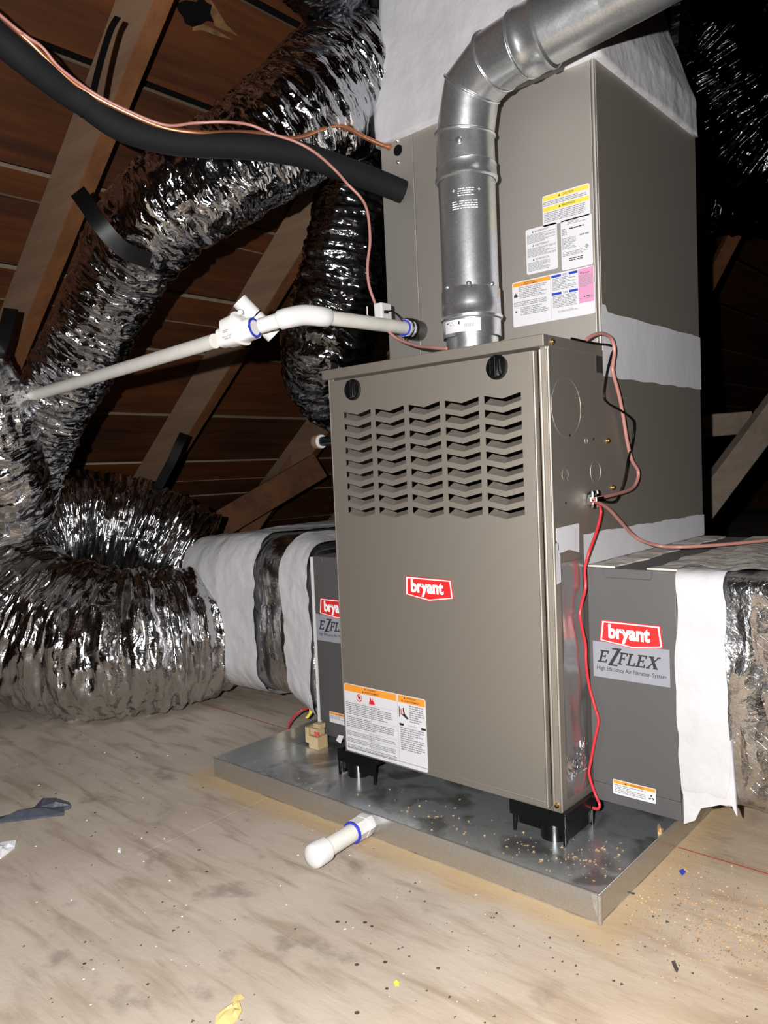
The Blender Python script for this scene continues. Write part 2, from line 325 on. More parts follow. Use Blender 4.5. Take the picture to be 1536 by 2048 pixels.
def flex(name, material, ctrl, seed, parent, ds=.006, n=150, fold=.006, ffreq=28, crump=.006, ring=.0, pitch=.03):
    """an insulated flexible duct: ctrl = list of (centre, radius)"""
    P = np.array([c for c, _ in ctrl], float); r = np.array([q for _, q in ctrl], float); P, r = crom(P, r, 40)
    L = np.concatenate([[0], np.cumsum(np.linalg.norm(np.diff(P, axis=0), axis=1))]); N = max(8, int(L[-1]/ds)); s = np.linspace(0, L[-1], N)
    P = np.stack([np.interp(s, L, P[:, i]) for i in range(3)], 1); r = np.interp(s, L, r); k = 9
    T, A, B = frames(P); t = np.arange(n)/n
    S, TT = np.meshgrid(s, t, indexing='ij')
    d = fold*ridge(vnoise(S, TT, ffreq, 6, seed))+fold*.6*ridge(vnoise(S, TT, ffreq*1.9, 11, seed+1))
    d += crump*vnoise(S, TT, 11, 9, seed+2)+crump*.7*ridge(vnoise(S, TT, 26, 24, seed+3))+crump*.45*vnoise(S, TT, 60, 50, seed+4)
    d += ring*np.cos(2*np.pi*S/pitch)
    d -= fold*.3
    th = 2*np.pi*TT; rr = r[:, None]+d
    V = P[:, None, :]+rr[..., None]*(np.cos(th)[..., None]*A[:, None, :]+np.sin(th)[..., None]*B[:, None, :])
    mb = MB(); mb.v = V.reshape(-1, 3); I = np.arange(N*n).reshape(N, n); J = np.roll(I, -1, 1)
    F = np.stack([I[:-1], J[:-1], J[1:], I[1:]], -1).reshape(-1, 4); mb.f = F.tolist()
    mb.f.append(tuple(range(n))[::-1]); mb.f.append(tuple(range((N-1)*n, N*n))); mb.m = [0]*len(mb.f)
    rm = float(r.mean()); uv = np.stack([TT*2*np.pi*rm, S], -1).reshape(-1, 2); mb.uv = uv
    o = mb.build(name, material, parent, smooth=180)
    return o
def pd(L):   # (px, py, half width px, depth) -> (centre, radius)
    return [(at(x, y, d), h*d/FPX) for x, y, h, d in L]

def rrect(a0, a1, b0, b1, r, n=20, k=8):
    pts = []
    for (ca, cb, q) in ((a1-r, b0+r, -90), (a1-r, b1-r, 0), (a0+r, b1-r, 90), (a0+r, b0+r, 180)):
        for t in np.linspace(0, 90, k, endpoint=True): th = math.radians(q+t); pts.append((ca+r*math.cos(th), cb+r*math.sin(th)))
    P = np.array(pts+[pts[0]]); L = np.concatenate([[0], np.cumsum(np.linalg.norm(np.diff(P, axis=0), axis=1))]); m_ = n*4
    s = np.linspace(0, L[-1], m_, endpoint=False); return np.stack([np.interp(s, L, P[:, 0]), np.interp(s, L, P[:, 1])], 1), L[-1]
def wrap(name, material, parent, axis, secs, seed, amp=.004, ds=.01, off=0.0, jag=0.0, n=40, caps=True, coarse=.006):
    """a soft skin lofted along an axis: secs = list of (t, (a0,a1,b0,b1,r)); axis 0 -> (t,a,b)=(x,y,z), axis 2 -> (t,a,b)=(z,x,y)"""
    ts = np.array([q[0] for q in secs], float); prm = np.array([q[1] for q in secs], float); N = max(2, int((ts[-1]-ts[0])/ds)+1); tt = np.linspace(ts[0], ts[-1], N)
    pr = np.stack([np.interp(tt, ts, prm[:, i]) for i in range(5)], 1); V = []; uv = []; m_ = n*4
    pp = np.arange(m_)/m_; S, TT = np.meshgrid(tt, pp, indexing='ij')
    D = off+coarse*vnoise(S, TT, 6, 12, seed)+amp*vnoise(S, TT, 22, 36, seed+1)+amp*.6*ridge(vnoise(S, TT, 45, 70, seed+2))
    j0 = jag*(vnoise(np.zeros_like(pp), pp, 1, 26, seed+5)+.6*vnoise(np.zeros_like(pp), pp, 1, 70, seed+6)); j1 = jag*(vnoise(np.zeros_like(pp), pp, 1, 26, seed+7)+.6*vnoise(np.zeros_like(pp), pp, 1, 70, seed+8))
    for i in range(N):
        q, per = rrect(*pr[i], n=n); nx = np.roll(q, -1, 0)-np.roll(q, 1, 0); nx /= np.linalg.norm(nx, axis=1)[:, None]; nr = np.stack([nx[:, 1], -nx[:, 0]], 1)
        q = q+nr*D[i][:, None]; u = (tt[i]-ts[0])/(ts[-1]-ts[0]); tl = tt[i]+j0*(1-u)+j1*u
        V.append(np.stack([tl, q[:, 0], q[:, 1]], 1) if axis == 0 else np.stack([q[:, 0], q[:, 1], tl], 1)); uv.append(np.stack([pp*per, tl], 1))
    mb = MB(); mb.rings(V, True, caps, caps); mb.uv = np.concatenate(uv); return mb.build(name, material, parent, smooth=180)

# flat print: 2D pieces mapped onto a surface ------------------------------------------------
_fonts = {}
def text_tris(txt, size=1.0, bold=0.0, shear=0.0):
    key = (txt, bold, shear)
    if key not in _fonts:
        cu = bpy.data.curves.new('t', 'FONT'); cu.body = txt; cu.size = 1.0; cu.offset = bold; cu.shear = shear; cu.resolution_u = 3; cu.fill_mode = 'FRONT'
        ob = bpy.data.objects.new('t', cu); COL.objects.link(ob); bpy.context.view_layer.update()
        me = bpy.data.meshes.new_from_object(ob.evaluated_get(bpy.context.evaluated_depsgraph_get()))
        v = np.array([p.co[:2] for p in me.vertices]); f = [tuple(p.vertices) for p in me.polygons]
        bpy.data.objects.remove(ob); bpy.data.curves.remove(cu); bpy.data.meshes.remove(me); _fonts[key] = (v, f)
    return _fonts[key]
class Print:
    """a printed label: pieces in (u, v) with layers, mapped by fn(u, v, w) to the world"""
    def __init__(s, fn): s.mb = MB(); s.fn = fn; s.mats = []; s.k = 0
    def mi(s, m_):
        if m_ not in s.mats: s.mats.append(m_)
        return s.mats.index(m_)
    def base(s, poly, m_, t=.0006):
        n = len(poly); v = [s.fn(u, q, 0) for u, q in poly]+[s.fn(u, q, t) for u, q in poly]
        s.mb.add(v, [tuple(range(n, 2*n))]+[(i, (i+1) % n, n+(i+1) % n, n+i) for i in range(n)], s.mi(m_)); s.t = t
    def _w(s): s.k += 1; return s.t+.00012+.000002*(s.k % 50)
    def poly(s, P, m_, lift=0): w_ = s._w()+lift; s.mb.add([s.fn(u, v, w_) for u, v in P], [tuple(range(len(P)))], s.mi(m_))
    def rect(s, a, b, c, d, m_, lift=0): s.poly([(a, c), (b, c), (b, d), (a, d)], m_, lift)
    def text(s, txt, a, b, c, d, m_, bold=0., shear=0., lift=.0002):
        v, f = text_tris(txt, 1, bold, shear); lo_, hi = v.min(0), v.max(0); q = (v-lo_)/(hi-lo_)*np.array((b-a, d-c))+np.array((a, c)); w_ = s._w()+lift
        s.mb.add([s.fn(u, x, w_) for u, x in q], f, s.mi(m_))
    def lines(s, a, b, top, bot, pitch, m_, seed=1, last=.6, h=.5):
        g = random.Random(seed); v = top
        while v-pitch > bot:
            e = b if g.random() > .25 else a+(b-a)*g.uniform(.5, .95); u = a
            while u < e-.002:
                wd = min(g.uniform(.004, .011), e-u); s.rect(u, u+wd, v-pitch*h, v, m_); u += wd+.0013
            v -= pitch
    def build(s, name, parent): return s.mb.build(name, s.mats, parent)
def rr(a, b, c, d, r=.004, k=4):
    o = []
    for (x, y, q) in ((b-r, c+r, -90), (b-r, d-r, 0), (a+r, d-r, 90), (a+r, c+r, 180)):
        for t in np.linspace(0, 90, k): th = math.radians(q+t); o.append((x+r*math.cos(th), y+r*math.sin(th)))
    return o
def front(y): return lambda u, v, w_: (u, y-w_, v)
def side(x): return lambda u, v, w_: (x+w_, u, v)

# ================================================================== STRUCTURE
# floor of plywood sheets
fl = thing('floor', None, None, (0, 0, 0), kind='structure')
for i in range(4):
    for j in range(-1, 8):
        x0 = -3.4+i*2.2+(.6 if j % 2 else 0); y0 = -1.72+1.22*j
        if x0 > 3.6: continue
        mb = MB(); mb.box(x0+.0006, x0+2.1994, y0+.0006, y0+1.2194, -.019, 0); mb.build('plywood_sheet', M['floor'], fl)
mb = MB(); mb.box(-3.4, 5.6, -3.1, 9.3, -.06, -.0195); mb.build('joist_deck', M['grit'], fl)
mb = MB()
for a, b in (((-1.5, .142), (-.795, .126)), ((.166, .106), (.9, .098))): mb.obox((*a, .0002), (*b, .0002), .0032, .0006)
mb.build('chalk_line', M['chalk'], fl)

# roof: sheathing boards on rafters, ridge at x = .5
SL, C0, RID = .80, 2.450, .477
nl = math.hypot(1, SL); tdir = np.array((1, 0, SL))/nl; ndir = np.array((-SL, 0, 1))/nl   # uphill, outward
HR = .150                                                                               # rafter depth
ce = thing('ceiling', None, None, (0, 0, 2.0), kind='structure')
Pb = np.array((0, 0, C0))
def slope_pt(xs, y, h): return Pb+tdir*xs*nl+ndir*h+np.array((0, y, 0))      # xs = x on the rafter-underside plane, h = distance above it
Y0, Y1 = -2.4, 9.2
EDGES = [-3.92, -3.68, -3.43, -3.152, -3.03, -2.89, -2.59, -2.247, -2.105, -1.99, -1.757, -1.675, -1.357, -1.056, -.75, -.45, -.15, .16, .46, .611]
WIDE = {-1.357: .024, -1.056: .022, -1.99: .018, -1.675: .014, -2.247: .012, -2.59: .016, -2.89: .014, -3.152: .012, -.75: .02, -.15: .02}
for k in range(len(EDGES)-1):
    e0 = EDGES[k]+WIDE.get(EDGES[k], .005); e1 = EDGES[k+1]; mb = MB(); v = []
    for yy in (Y0, Y1):
        for tt, hh in ((e0, HR), (e1, HR), (e1, HR+.02), (e0, HR+.02)): v.append(Pb+tdir*tt+ndir*hh+np.array((0, yy, 0)))
    mb.add(v, [(3, 2, 1, 0), (4, 5, 6, 7), (0, 1, 5, 4), (1, 2, 6, 5), (2, 3, 7, 6), (3, 0, 4, 7)], [0, 0, 0, 1, 0, 1])
    mb.build('sheathing_board', [M['sheath'], M['sheath_edge']], ce)
def on_sheath(px, py, h=HR): v = _ray(px, py); n_ = ndir; c_ = n_@(Pb+ndir*h); return CAM+v*((c_-n_@CAM)/(n_@v))
mb = MB(); q = [on_sheath(*p, HR-.001) for p in ((352, 8), (372, 0), (392, 4), (404, -8), (412, 4), (424, 10), (420, 28), (428, 44), (414, 42), (402, 49), (386, 54), (370, 47), (366, 34), (356, 22))]
mb.add(q, [tuple(range(len(q)))]); mb.build('knot_hole', M['felt'], ce)
for pp in (((405, -10), (424, 2), (440, 28), (452, 48), (476, 72), (448, 60), (430, 52), (424, 34), (418, 12)), ((386, 52), (410, 49), (436, 62), (466, 80), (430, 70), (404, 60), (384, 62))):
    mb = MB(); q = [on_sheath(*p, HR-.0006) for p in pp]; mb.add(q, [tuple(range(len(q)))]); mb.build('split_grain', M['split'], ce)
mb = MB(); v = [Pb+tdir*t*nl+ndir*(HR+.06)+np.array((0, yy, 0)) for yy in (Y0, Y1) for t in (-3.1, RID)]
mb.add(v, [(0, 1, 3, 2)]); mb.build('roofing_felt', M['felt'], ce)
yr = [-1.780, -.985, -.1895, .6057, 1.3785, 2.1625, 2.9465]
for y in yr:
    mb = MB(); v = [slope_pt(xx, yy, hh) for yy in (y, y+.047) for xx, hh in ((-3.05, 0), (RID, 0), (RID, HR-.001), (-3.05, HR-.001))]
    mb.add(v, [(3, 2, 1, 0), (4, 5, 6, 7), (0, 1, 5, 4), (1, 2, 6, 5), (2, 3, 7, 6), (3, 0, 4, 7)], [1, 1, 0, 0, 0, 0])
    mb.build('rafter', [M['rafter'], M['rafter_side']], ce, bevel=.002, seg=1)
# opposite slope (right-hand side of the attic)
zr = C0+SL*RID
mb = MB(); v = [(RID+(2*0), yy, zr+.17) for yy in (Y0, Y1)]+[(RID+3.3, yy, zr+.17-3.3*SL) for yy in (Y0, Y1)]
mb.add(v, [(0, 2, 3, 1)]); mb.build('far_slope', M['sheath'], ce)
mb = MB(); mb.box(RID-.02, RID+.02, Y0, Y1, zr-.02, zr+.16); mb.build('ridge_board', M['rafter'], ce)
# braces seen behind the furnace
def brace(p0, p1, w_, h_, m_, up=(0, 0, 1)):
    mb = MB(); mb.obox(p0, p1, w_, h_, up); return mb.build('brace', m_, ce, bevel=.003, seg=1)
brace(at(1350, 1085, 2.75), at(1640, 700, 2.75), .06, .092, M['lumber'])
brace(at(1330, 858, 2.95), at(1500, 845, 3.0), .04, .085, M['lumber'])
brace(at(1395, 610, 3.6), at(1475, 455, 3.6), .05, .06, M['rafter'])
brace(at(1392, 462, 3.3), at(1480, 425, 3.3), .05, .07, M['rafter'])
brace(at(430, 1055, 3.7), at(640, 930, 3.8), .05, .13, M['rafter'])
brace(at(490, 1075, 3.9), at(660, 820, 3.9), .04, .08, M['rafter'])
# end walls in the dark
wb = MB(); wb.box(-3.0, 4.0, 9.2, 9.3, 0, 2.75); tag(wb.build('wall_back', M['sheath']), kind='structure')
wf = MB(); wf.box(-3.0, 4.0, -2.5, -2.4, 0, 2.75); tag(wf.build('wall_front', M['rafter']), kind='structure')

# ================================================================== FURNACE
W = .5512; D = .7352; ZB = .054; ZT = .901
fu = thing('furnace', 'tall brown-beige metal furnace with louvered front door standing in the drain pan', 'furnace', (-W/2, D/2, ZB))
mb = MB(); t = .004
mb.box(-W, -W+t, 0, D, ZB, ZT); mb.box(-t, 0, 0, D, ZB, ZT); mb.box(-W+t, -t, D-t, D, ZB, ZT); mb.box(-W+t, -t, .002, D-t, ZB, ZB+t)
mb.box(-W+t, -W+.018, 0, t, ZB, ZT); mb.box(-.018, -t, 0, t, ZB, ZT); mb.box(-W+.018, -.018, 0, t, ZB+.0, ZB+.010)
mb.build('cabinet', M['paint'], fu, bevel=.0015)
mb = MB(); mb.box(-W+.005, -.005, .13, .135, ZB+.02, ZT-.01); mb.build('louver_shade_panel', M['slot_shade'], fu)  # added near-black sheet that paints the shade seen through the louver slots
for x in (-.0165, -.0012): mb = MB(); mb.tube([(x, -.001, ZB+.004), (x, -.001, ZT-.013)], .0030, 10); mb.build('corner_bead', M['paint'], fu, smooth=60)
mb = MB(); mb.box(-W-.001, .001, -.018, .206, ZT-.009, ZT+.011); lid = mb.build('top_lid', M['paint'], fu, bevel=.0015)
mb = MB(); mb.box(-W+t, -t, .206, D-t, ZT-.006, ZT); mb.build('rear_top', M['paint'], fu)
for p, nx in (((.001, .012, ZT), (1, 0, 0)), ((.001, .22, .727), (1, 0, 0)), ((.001, .236, .634), (1, 0, 0)), ((-.012, -.0005, .068), (0, -1, 0))):
    mb = MB(); mb.lathe(np.array(p)-.001*np.array(nx), nx, [(0, .0055), (.0025, .0055), (.0028, .004), (.005, .0037), (.0055, .002)], 12); mb.build('screw', M['brass'], fu, smooth=40)
# door with louver slots
X0, X1, DZ0, DZ1, DY = -.5355, -.0215, .0635, .8865, -.012
dd = []
SW, SP, RP, CH, SH = .079, .0913, .02565, .0085, .0150
def slot(i, j, z=0): 
    x = -.4955+i*SP; zt = .8175-j*RP
    return [(x, zt), (x+SW/2, zt-CH), (x+SW, zt), (x+SW, zt-SH), (x+SW/2, zt-SH-CH), (x, zt-SH)]
holes = [slot(i, j) for i in range(5) for j in range(9)]
outer = [(X0, DZ0), (X1, DZ0), (X1, DZ1), (X0, DZ1)]
loops = [[Vector((u, v, 0)) for u, v in outer]]+[[Vector((u, v, 0)) for u, v in h] for h in holes]
tri = tessellate_polygon(loops); flat = [p for l in loops for p in l]
mb = MB(); mb.add([(p.x, DY, p.y) for p in flat], [tuple(t_) for t_ in tri])
o_ = len(mb.v); mb.add([(X0, DY, DZ0), (X1, DY, DZ0), (X1, DY, DZ1), (X0, DY, DZ1), (X0, -.001, DZ0), (X1, -.001, DZ0), (X1, -.001, DZ1), (X0, -.001, DZ1)], [(0, 1, 5, 4), (1, 2, 6, 5), (2, 3, 7, 6), (3, 0, 4, 7)])
for h in holes:      # the turned-in sheet edge of every slot
    n = len(h); mb.add([(u, DY, v) for u, v in h]+[(u, DY+.0016, v) for u, v in h], [(i, (i+1) % n, n+(i+1) % n, n+i) for i in range(n)])
door = mb.build('door', M['paint'], fu)
mb = MB(); mb.tube([(X1-.002, DY-.0002, DZ0+.002), (X1-.002, DY-.0002, DZ1-.002)], .0024, 10); mb.build('edge_bead', M['paint'], door, smooth=60)
mb = MB(); mb.tube([(X0+.003, DY+.001, DZ0+.0095), (X1-.003, DY+.001, DZ0+.0095)], .0018, 8); mb.build('edge_bead', M['paint'], door, smooth=60)
lm = None
for i in range(5):
    for j in range(9):
        if lm is None:
            h = slot(0, 0); g = .0052; mb = MB(); (x0, z0), (xm, zm), (x1, _), _, _, _ = h; zb_ = z0-SH; zbm = zm-SH; di = .0115; s_ = .0065
            fr_ = [(x0, DY+.0005, zb_), (xm, DY+.0005, zbm), (x1, DY+.0005, zb_)]
            tp = [(x0+s_, DY+di, z0-g), (xm, DY+di, zm-g), (x1-s_*.15, DY+di, z0-g)]
            mb.add(fr_+tp+[(a, b+.001, c) for a, b, c in fr_]+[(a, b+.001, c) for a, b, c in tp], [(0, 1, 4, 3), (1, 2, 5, 4), (6, 9, 10, 7), (7, 10, 11, 8), (3, 4, 10, 9), (4, 5, 11, 10), (0, 3, 9, 6), (2, 8, 11, 5)])
            lm = mb.build('louver', M['paint'], door); lv = lm
        else:
            lv = lm.copy(); COL.objects.link(lv); lv.parent = door
        lv.location = (i*SP, 0, -j*RP)
for x, z in ((-.463, .862), (-.0985, .866)):
    mb = MB(); mb.lathe((x, DY+.002, z), (0, -1, 0), [(0, .0225), (.006, .0225), (.009, .021), (.010, .017), (.0105, .013)], 28)
    mb.build('latch_knob', M['black'], door, smooth=40)
    mb = MB(); mb.box(x-.005, x+.005, DY-.016, DY-.006, z-.018, z+.018); mb.box(x-.012, x-.008, DY-.011, DY-.006, z-.014, z+.014); mb.box(x+.008, x+.012, DY-.011, DY-.006, z-.014, z+.014)
    mb.build('knob_grip', M['black'], door, bevel=.0012)
def bryant(fn, tl, tr, br, mid, bl, name, parent):
    P = Print(fn); q = np.array([bl, mid, br, tr, tl]); c = q.mean(0); P.base(q.tolist(), M['red'])
    def ins(k): return c+(q-c)*np.array((1-k*.55, 1-k*1.0))
    a, b = ins(.07), ins(.16)
    for i in range(5): j = (i+1) % 5; P.poly([a[i], a[j], b[j], b[i]], M['white_ink'], .0002)
    wd = tr[0]-tl[0]; x0 = tl[0]+wd*.12; x1 = tl[0]+wd*.83; z1 = tl[1]-.0055; z0 = bl[1]-.0015
    P.text('bryant', x0, x1, z0, z1, M['white_ink'], bold=.042, lift=.0004); return P.build(name, parent)
bryant(front(DY), (-.339, .4695), (-.2215, .4685), (-.2175, .431), (-.279, .4215), (-.341, .431), 'logo_badge', door)
P = Print(front(DY)); P.base(rr(-.5335, -.300, .0645, .2175, .005), M['label'])
P.rect(-.532, -.379, .201, .216, M['orange']); P.rect(-.374, -.3015, .201, .216, M['orange'])
P.text('WARNING', -.463, -.437, .2102, .2142, M['ink'], .01); P.text('AVERTISSEMENT', -.470, -.428, .2035, .2075, M['ink'], .01)
P.text('WARNING', -.350, -.324, .2102, .2142, M['ink'], .01); P.text('AVERTISSEMENT', -.357, -.315, .2035, .2075, M['ink'], .01)
for x in (-.469, -.356): P.poly([(x-.0025, .2102), (x+.0025, .2102), (x, .2145)], M['ink']); P.poly([(x-.009, .2035), (x-.004, .2035), (x-.0065, .208)], M['ink'])
P.rect(-.3768, -.3762, .066, .216, M['ink_grey'])
c = [(-.487+.0085*math.cos(a), .190+.0085*math.sin(a)) for a in np.linspace(0, 2*np.pi, 20, endpoint=False)]; ci = [(-.487+.0068*math.cos(a), .190+.0068*math.sin(a)) for a in np.linspace(0, 2*np.pi, 20, endpoint=False)]
for i in range(20): j = (i+1) % 20; P.poly([c[i], c[j], ci[j], ci[i]], M['red'])
P.poly([(-.492, .1915), (-.487, .194), (-.482, .1905), (-.485, .186), (-.489, .189)], M['ink']); P.poly([(-.4925, .1955), (-.4905, .197), (-.4815, .1845), (-.4835, .183)], M['red'])
P.poly([(-.459, .1815), (-.441, .1815), (-.4418, .186), (-.4435, .1945), (-.446, .1885), (-.4475, .197), (-.450, .189), (-.4535, .198), (-.4565, .188)], M['red'])
P.rect(-.531, -.379, .1790, .1794, M['ink_grey']); P.lines(-.5295, -.392, .1760, .146, .0041, M['ink_grey'], 3, h=.55); P.rect(-.531, -.379, .1452, .1456, M['ink_grey']); P.lines(-.5295, -.388, .1435, .116, .0041, M['ink_grey'], 4, h=.55)
for z, w_ in ((.1135, 'WARNING'), (.0975, 'AVERTISSEMENT'), (.0825, 'ADVERTENCIA')):
    P.rect(-.531, -.379, z+.0035, z+.0039, M['ink_grey']); P.text(w_, -.463, -.430, z-.001, z+.0025, M['ink_grey']); P.lines(-.5295, -.385, z-.0025, z-.0135, .0036, M['ink_grey'], int(z*1e4), h=.5)
P.rect(-.3725, -.3705, .169, .192, M['ink']); P.poly([(-.362, .189), (-.358, .191), (-.3585, .186), (-.3565, .178), (-.3475, .1700), (-.3480, .1675), (-.352, .1675), (-.3675, .1765), (-.366, .1785), (-.3605, .176)], M['ink'])
for k in range(3): P.poly([(-.3690+k*.002, .175), (-.3678+k*.002, .1745), (-.3672+k*.002, .187), (-.3684+k*.002, .187)], M['red'])
P.lines(-.344, -.305, .198, .158, .0047, M['ink_grey'], 9, h=.55); P.rect(-.3725, -.3605, .1515, .1565, M['ink']); P.rect(-.314, -.3015, .1515, .1565, M['ink']); P.text('WARNING', -.350, -.325, .1525, .1558, M['ink_grey'])
P.lines(-.371, -.306, .1485, .096, .0046, M['ink_grey'], 12, h=.52)
P.build('warning_label', door)
# side: knock-outs, cable clamp, stickers, film
for y, z, r_ in ((.058, .787, .054), (.045, .666, .011), (.165, .668, .021), (.130, .727, .0055)): mb = MB(); mb.torus((0, y, z), (1, 0, 0), r_, .0009, 40, 6); mb.build('knockout_ring', M['paint'], fu, smooth=60)
for y, z in ((.068, .737), (.045, .615), (.16, .73)): mb = MB(); mb.lathe((-.0006, y, z), (1, 0, 0), [(0, .003), (.0009, .003)], 10); mb.build('pilot_hole', M['ink'], fu)
mb = MB(); mb.box(-.0005, .0012, .178, .2045, .858, .890); mb.build('wire_notch', M['ink'], fu)
cl = MB(); cy, cz = .130, .617
cl.lathe((-.001, cy, cz), (1, 0, 0), [(0, .0145), (.005, .0145), (.0055, .012), (.012, .012), (.0125, .010), (.022, .010)], 8)
cl.box(.012, .026, cy-.015, cy+.015, cz-.004, cz+.004)
for s in (-1, 1): cl.lathe((.016, cy+.010*s, cz-.0165), (0, 0, 1), [(0, .003), (.004, .0035), (.029, .0035), (.033, .0025)], 10)
cl.build('cable_clamp', M['zinc'], fu, smooth=35)
P = Print(side(.0005)); P.base([(.006, .565), (.006, .55), (.010, .545), (.010, .535), (.016, .527), (.030, .527), (.045, .5295), (.058, .528), (.072, .524), (.088, .520), (.091, .572), (.088, .5745), (.008, .572)], M['label'])
for k in range(22):
    P.rect(.0745+.0018*(k % 2), .0755+.0018*(k % 2), .530+k*.0016, .5312+k*.0016, M['ink_grey'])
P.build('torn_sticker', fu)
P = Print(side(.0005)); P.base([(.001, .545), (.012, .545), (.013, .53), (.017, .523), (.017, .4745), (.001, .472)], M['label'])
for k in range(14): P.rect(.005, .0065, .477+k*.0042, .480+k*.0042, M['ink_grey']); P.rect(.010, .0108, .478+k*.003, .480+k*.003, M['ink_grey'])
P.build('torn_sticker', fu)
M['film'] = mat('glossy_silver_film', (.42, .41, .40), .24, metal=.85, bump=.08, bscale=12)
mb = MB(); g = 14; zz = np.linspace(.075, .508, 60); yy = np.linspace(.018, .102, g)
for a in range(59):
    for b in range(g-1):
        fx = lambda y, z: .0012+.0006*math.sin(z*37+y*30)+.0005*math.sin(y*160+z*11)
        mb.add([(fx(y, z), y, z) for y, z in ((yy[b], zz[a]), (yy[b+1], zz[a]), (yy[b+1], zz[a+1]), (yy[b], zz[a+1]))], [(0, 1, 2, 3)])
lab(mb.build('shiny_film', M['film'], fu, smooth=180), 'shiny silver film on the lower side of the furnace')
mb = MB(); g2 = random.Random(3)
for k in range(40):
    y, z = g2.uniform(.03, .085), g2.uniform(.105, .155); a = g2.uniform(0, 3); l = g2.uniform(.006, .02); mb.obox((.002+g2.random()*.003, y, z), (.003+g2.random()*.004, y+l*math.cos(a), z+l*math.sin(a)), .003, .0008, (1, 0, 0))
mb.build('film_crumple', M['foil_soft'], fu)
# bundle seal along the bottom of the side
mb = MB()
ys = np.linspace(.104, D, 64); g3 = np.random.default_rng(5)
for i in range(63):
    za, zb2 = .553-.012*(ys[i]-.1)+.0012*math.sin(ys[i]*40)+.0006*math.sin(ys[i]*130), .553-.012*(ys[i+1]-.1)+.0012*math.sin(ys[i+1]*40)+.0006*math.sin(ys[i+1]*130)
    mb.add([(.0022, ys[i], .494), (.0022, ys[i+1], .494), (.0022, ys[i+1], zb2), (.0022, ys[i], za), (.0, ys[i], za), (.0, ys[i+1], zb2)], [(0, 1, 2, 3), (3, 2, 5, 4)])
mb.build('mastic_seal', M['tape'], fu)
# stub on the left side
mb = MB(); sp = onY(630, 884, .12); mb.lathe((-W, .12, sp[2]), (-1, 0, 0), [(-.001, .012), (-W-sp[0]-.026, .012)], 20); mb.build('drain_stub', M['black'], fu, smooth=40)
mb = MB(); mb.lathe((sp[0]+.026, .12, sp[2]), (-1, 0, 0), [(0, .0165), (.007, .0165)], 24); mb.build('stub_ring', M['pvc_new'], fu, smooth=40)
mb = MB(); mb.lathe((sp[0]+.020, .12, sp[2]), (-1, 0, 0), [(0, .018), (.016, .018), (.022, .013)], 24); mb.build('stub_cap', M['rafter_side'], fu, smooth=40)
# black corner feet
def foot(x, sx, label):
    r_ = thing('corner_foot', label, 'support block', (x, .0, .002), group='black corner feet under the furnace'); X = lambda a: x+sx*a
    b = lambda mb, a0, a1, y0, y1, z0, z1: mb.box(min(X(a0), X(a1)), max(X(a0), X(a1)), y0, y1, z0, z1)
    mb = MB(); b(mb, -.012, .105, -.0145, -.0125, .034, .062); b(mb, -.012, -.004, -.0125, .105, .034, .062); b(mb, -.004, .105, -.0125, .10, .046, .053); mb.build('tray', M['black'], r_, bevel=.001)
    mb = MB(); mb.lathe((X(.026), .014, .002), (0, 0, 1), [(0, .026), (.045, .026)], 32); mb.build('column', M['black'], r_, smooth=40)
    for a0, a1, y0, y1 in ((-.011, -.006, -.014, -.008), (.095, .100, -.012, -.006), (-.010, -.004, .092, .099)):
        mb = MB(); b(mb, a0, a1, y0, y1, .002, .046); mb.build('post', M['black'], r_, bevel=.0008)
    mb = MB(); b(mb, -.006, .0, -.006, .094, .006, .046); b(mb, .0, .094, -.004, .0, .016, .046); mb.build('web', M['black'], r_)
foot(0.0, -1, 'black plastic corner foot under the right front corner of the furnace')
foot(-W, 1, 'black plastic corner foot under the left front corner of the furnace')

# ================================================================== COIL CASING
YC = .2077; CH1 = 1.467
co = thing('coil_casing', 'tall beige evaporator coil casing with warning stickers standing on the furnace', 'coil casing', (-W/2, .47, ZT))
mb = MB(); mb.box(-W+.004, 0, YC+.004, D, ZT+.0005, CH1); mb.build('cabinet', M['paint'], co, bevel=.002)  # sides take the darker enamel, their shade put into the colour
mb = MB(); mb.box(-W+.004, -.451, YC, YC+.0035, ZT+.012, CH1); mb.build('side_panel', M['paint_coil_lit'], co, bevel=.001)
mb = MB(); mb.box(-.449, -.009, YC-.001, YC+.0035, ZT+.012, CH1); mb.build('access_panel', M['paint_coil_lit'], co, bevel=.001)
mb = MB(); mb.tube([(-.004, YC+.001, ZT+.012), (-.004, YC+.001, CH1-.002)], .0035, 10); mb.build('corner_bead', M['paint_coil_lit'], co, smooth=60)
for z in (1.453, 1.404): mb = MB(); mb.lathe((-.4955, YC, z), (0, -1, 0), [(0, .0045), (.002, .0045), (.004, .0025)], 12); mb.build('screw', M['zinc'], co, smooth=40)
mb = MB(); mb.lathe((-.4945, YC, 1.431), (0, -1, 0), [(0, .0125), (.0012, .0125), (.0012, .010), (-.001, .010)], 20, caps=False); mb.lathe((-.4945, YC-.0008, 1.431), (0, -1, 0), [(0, .0115), (.0006, .0115)], 20)
mb.build('tube_grommet', M['strap'], co)
P = Print(front(YC-.001)); P.base(rr(-.120, -.016, 1.1655, 1.2265, .004), M['label'])
P.rect(-.118, -.018, 1.216, 1.2245, M['yellow']); P.rect(-.118, -.018, 1.1945, 1.203, M['yellow'])
P.text('CAUTION', -.073, -.050, 1.2182, 1.2226, M['ink'], .01); P.text('PRUDENCE', -.076, -.048, 1.1967, 1.2011, M['ink'], .01)
for z in (1.2182, 1.1967): P.poly([(-.084, z), (-.079, z), (-.0815, z+.0045)], M['ink'])
P.lines(-.117, -.022, 1.2135, 1.2035, .0032, M['ink_grey'], 21); P.lines(-.117, -.026, 1.1920, 1.170, .0034, M['ink_grey'], 22)
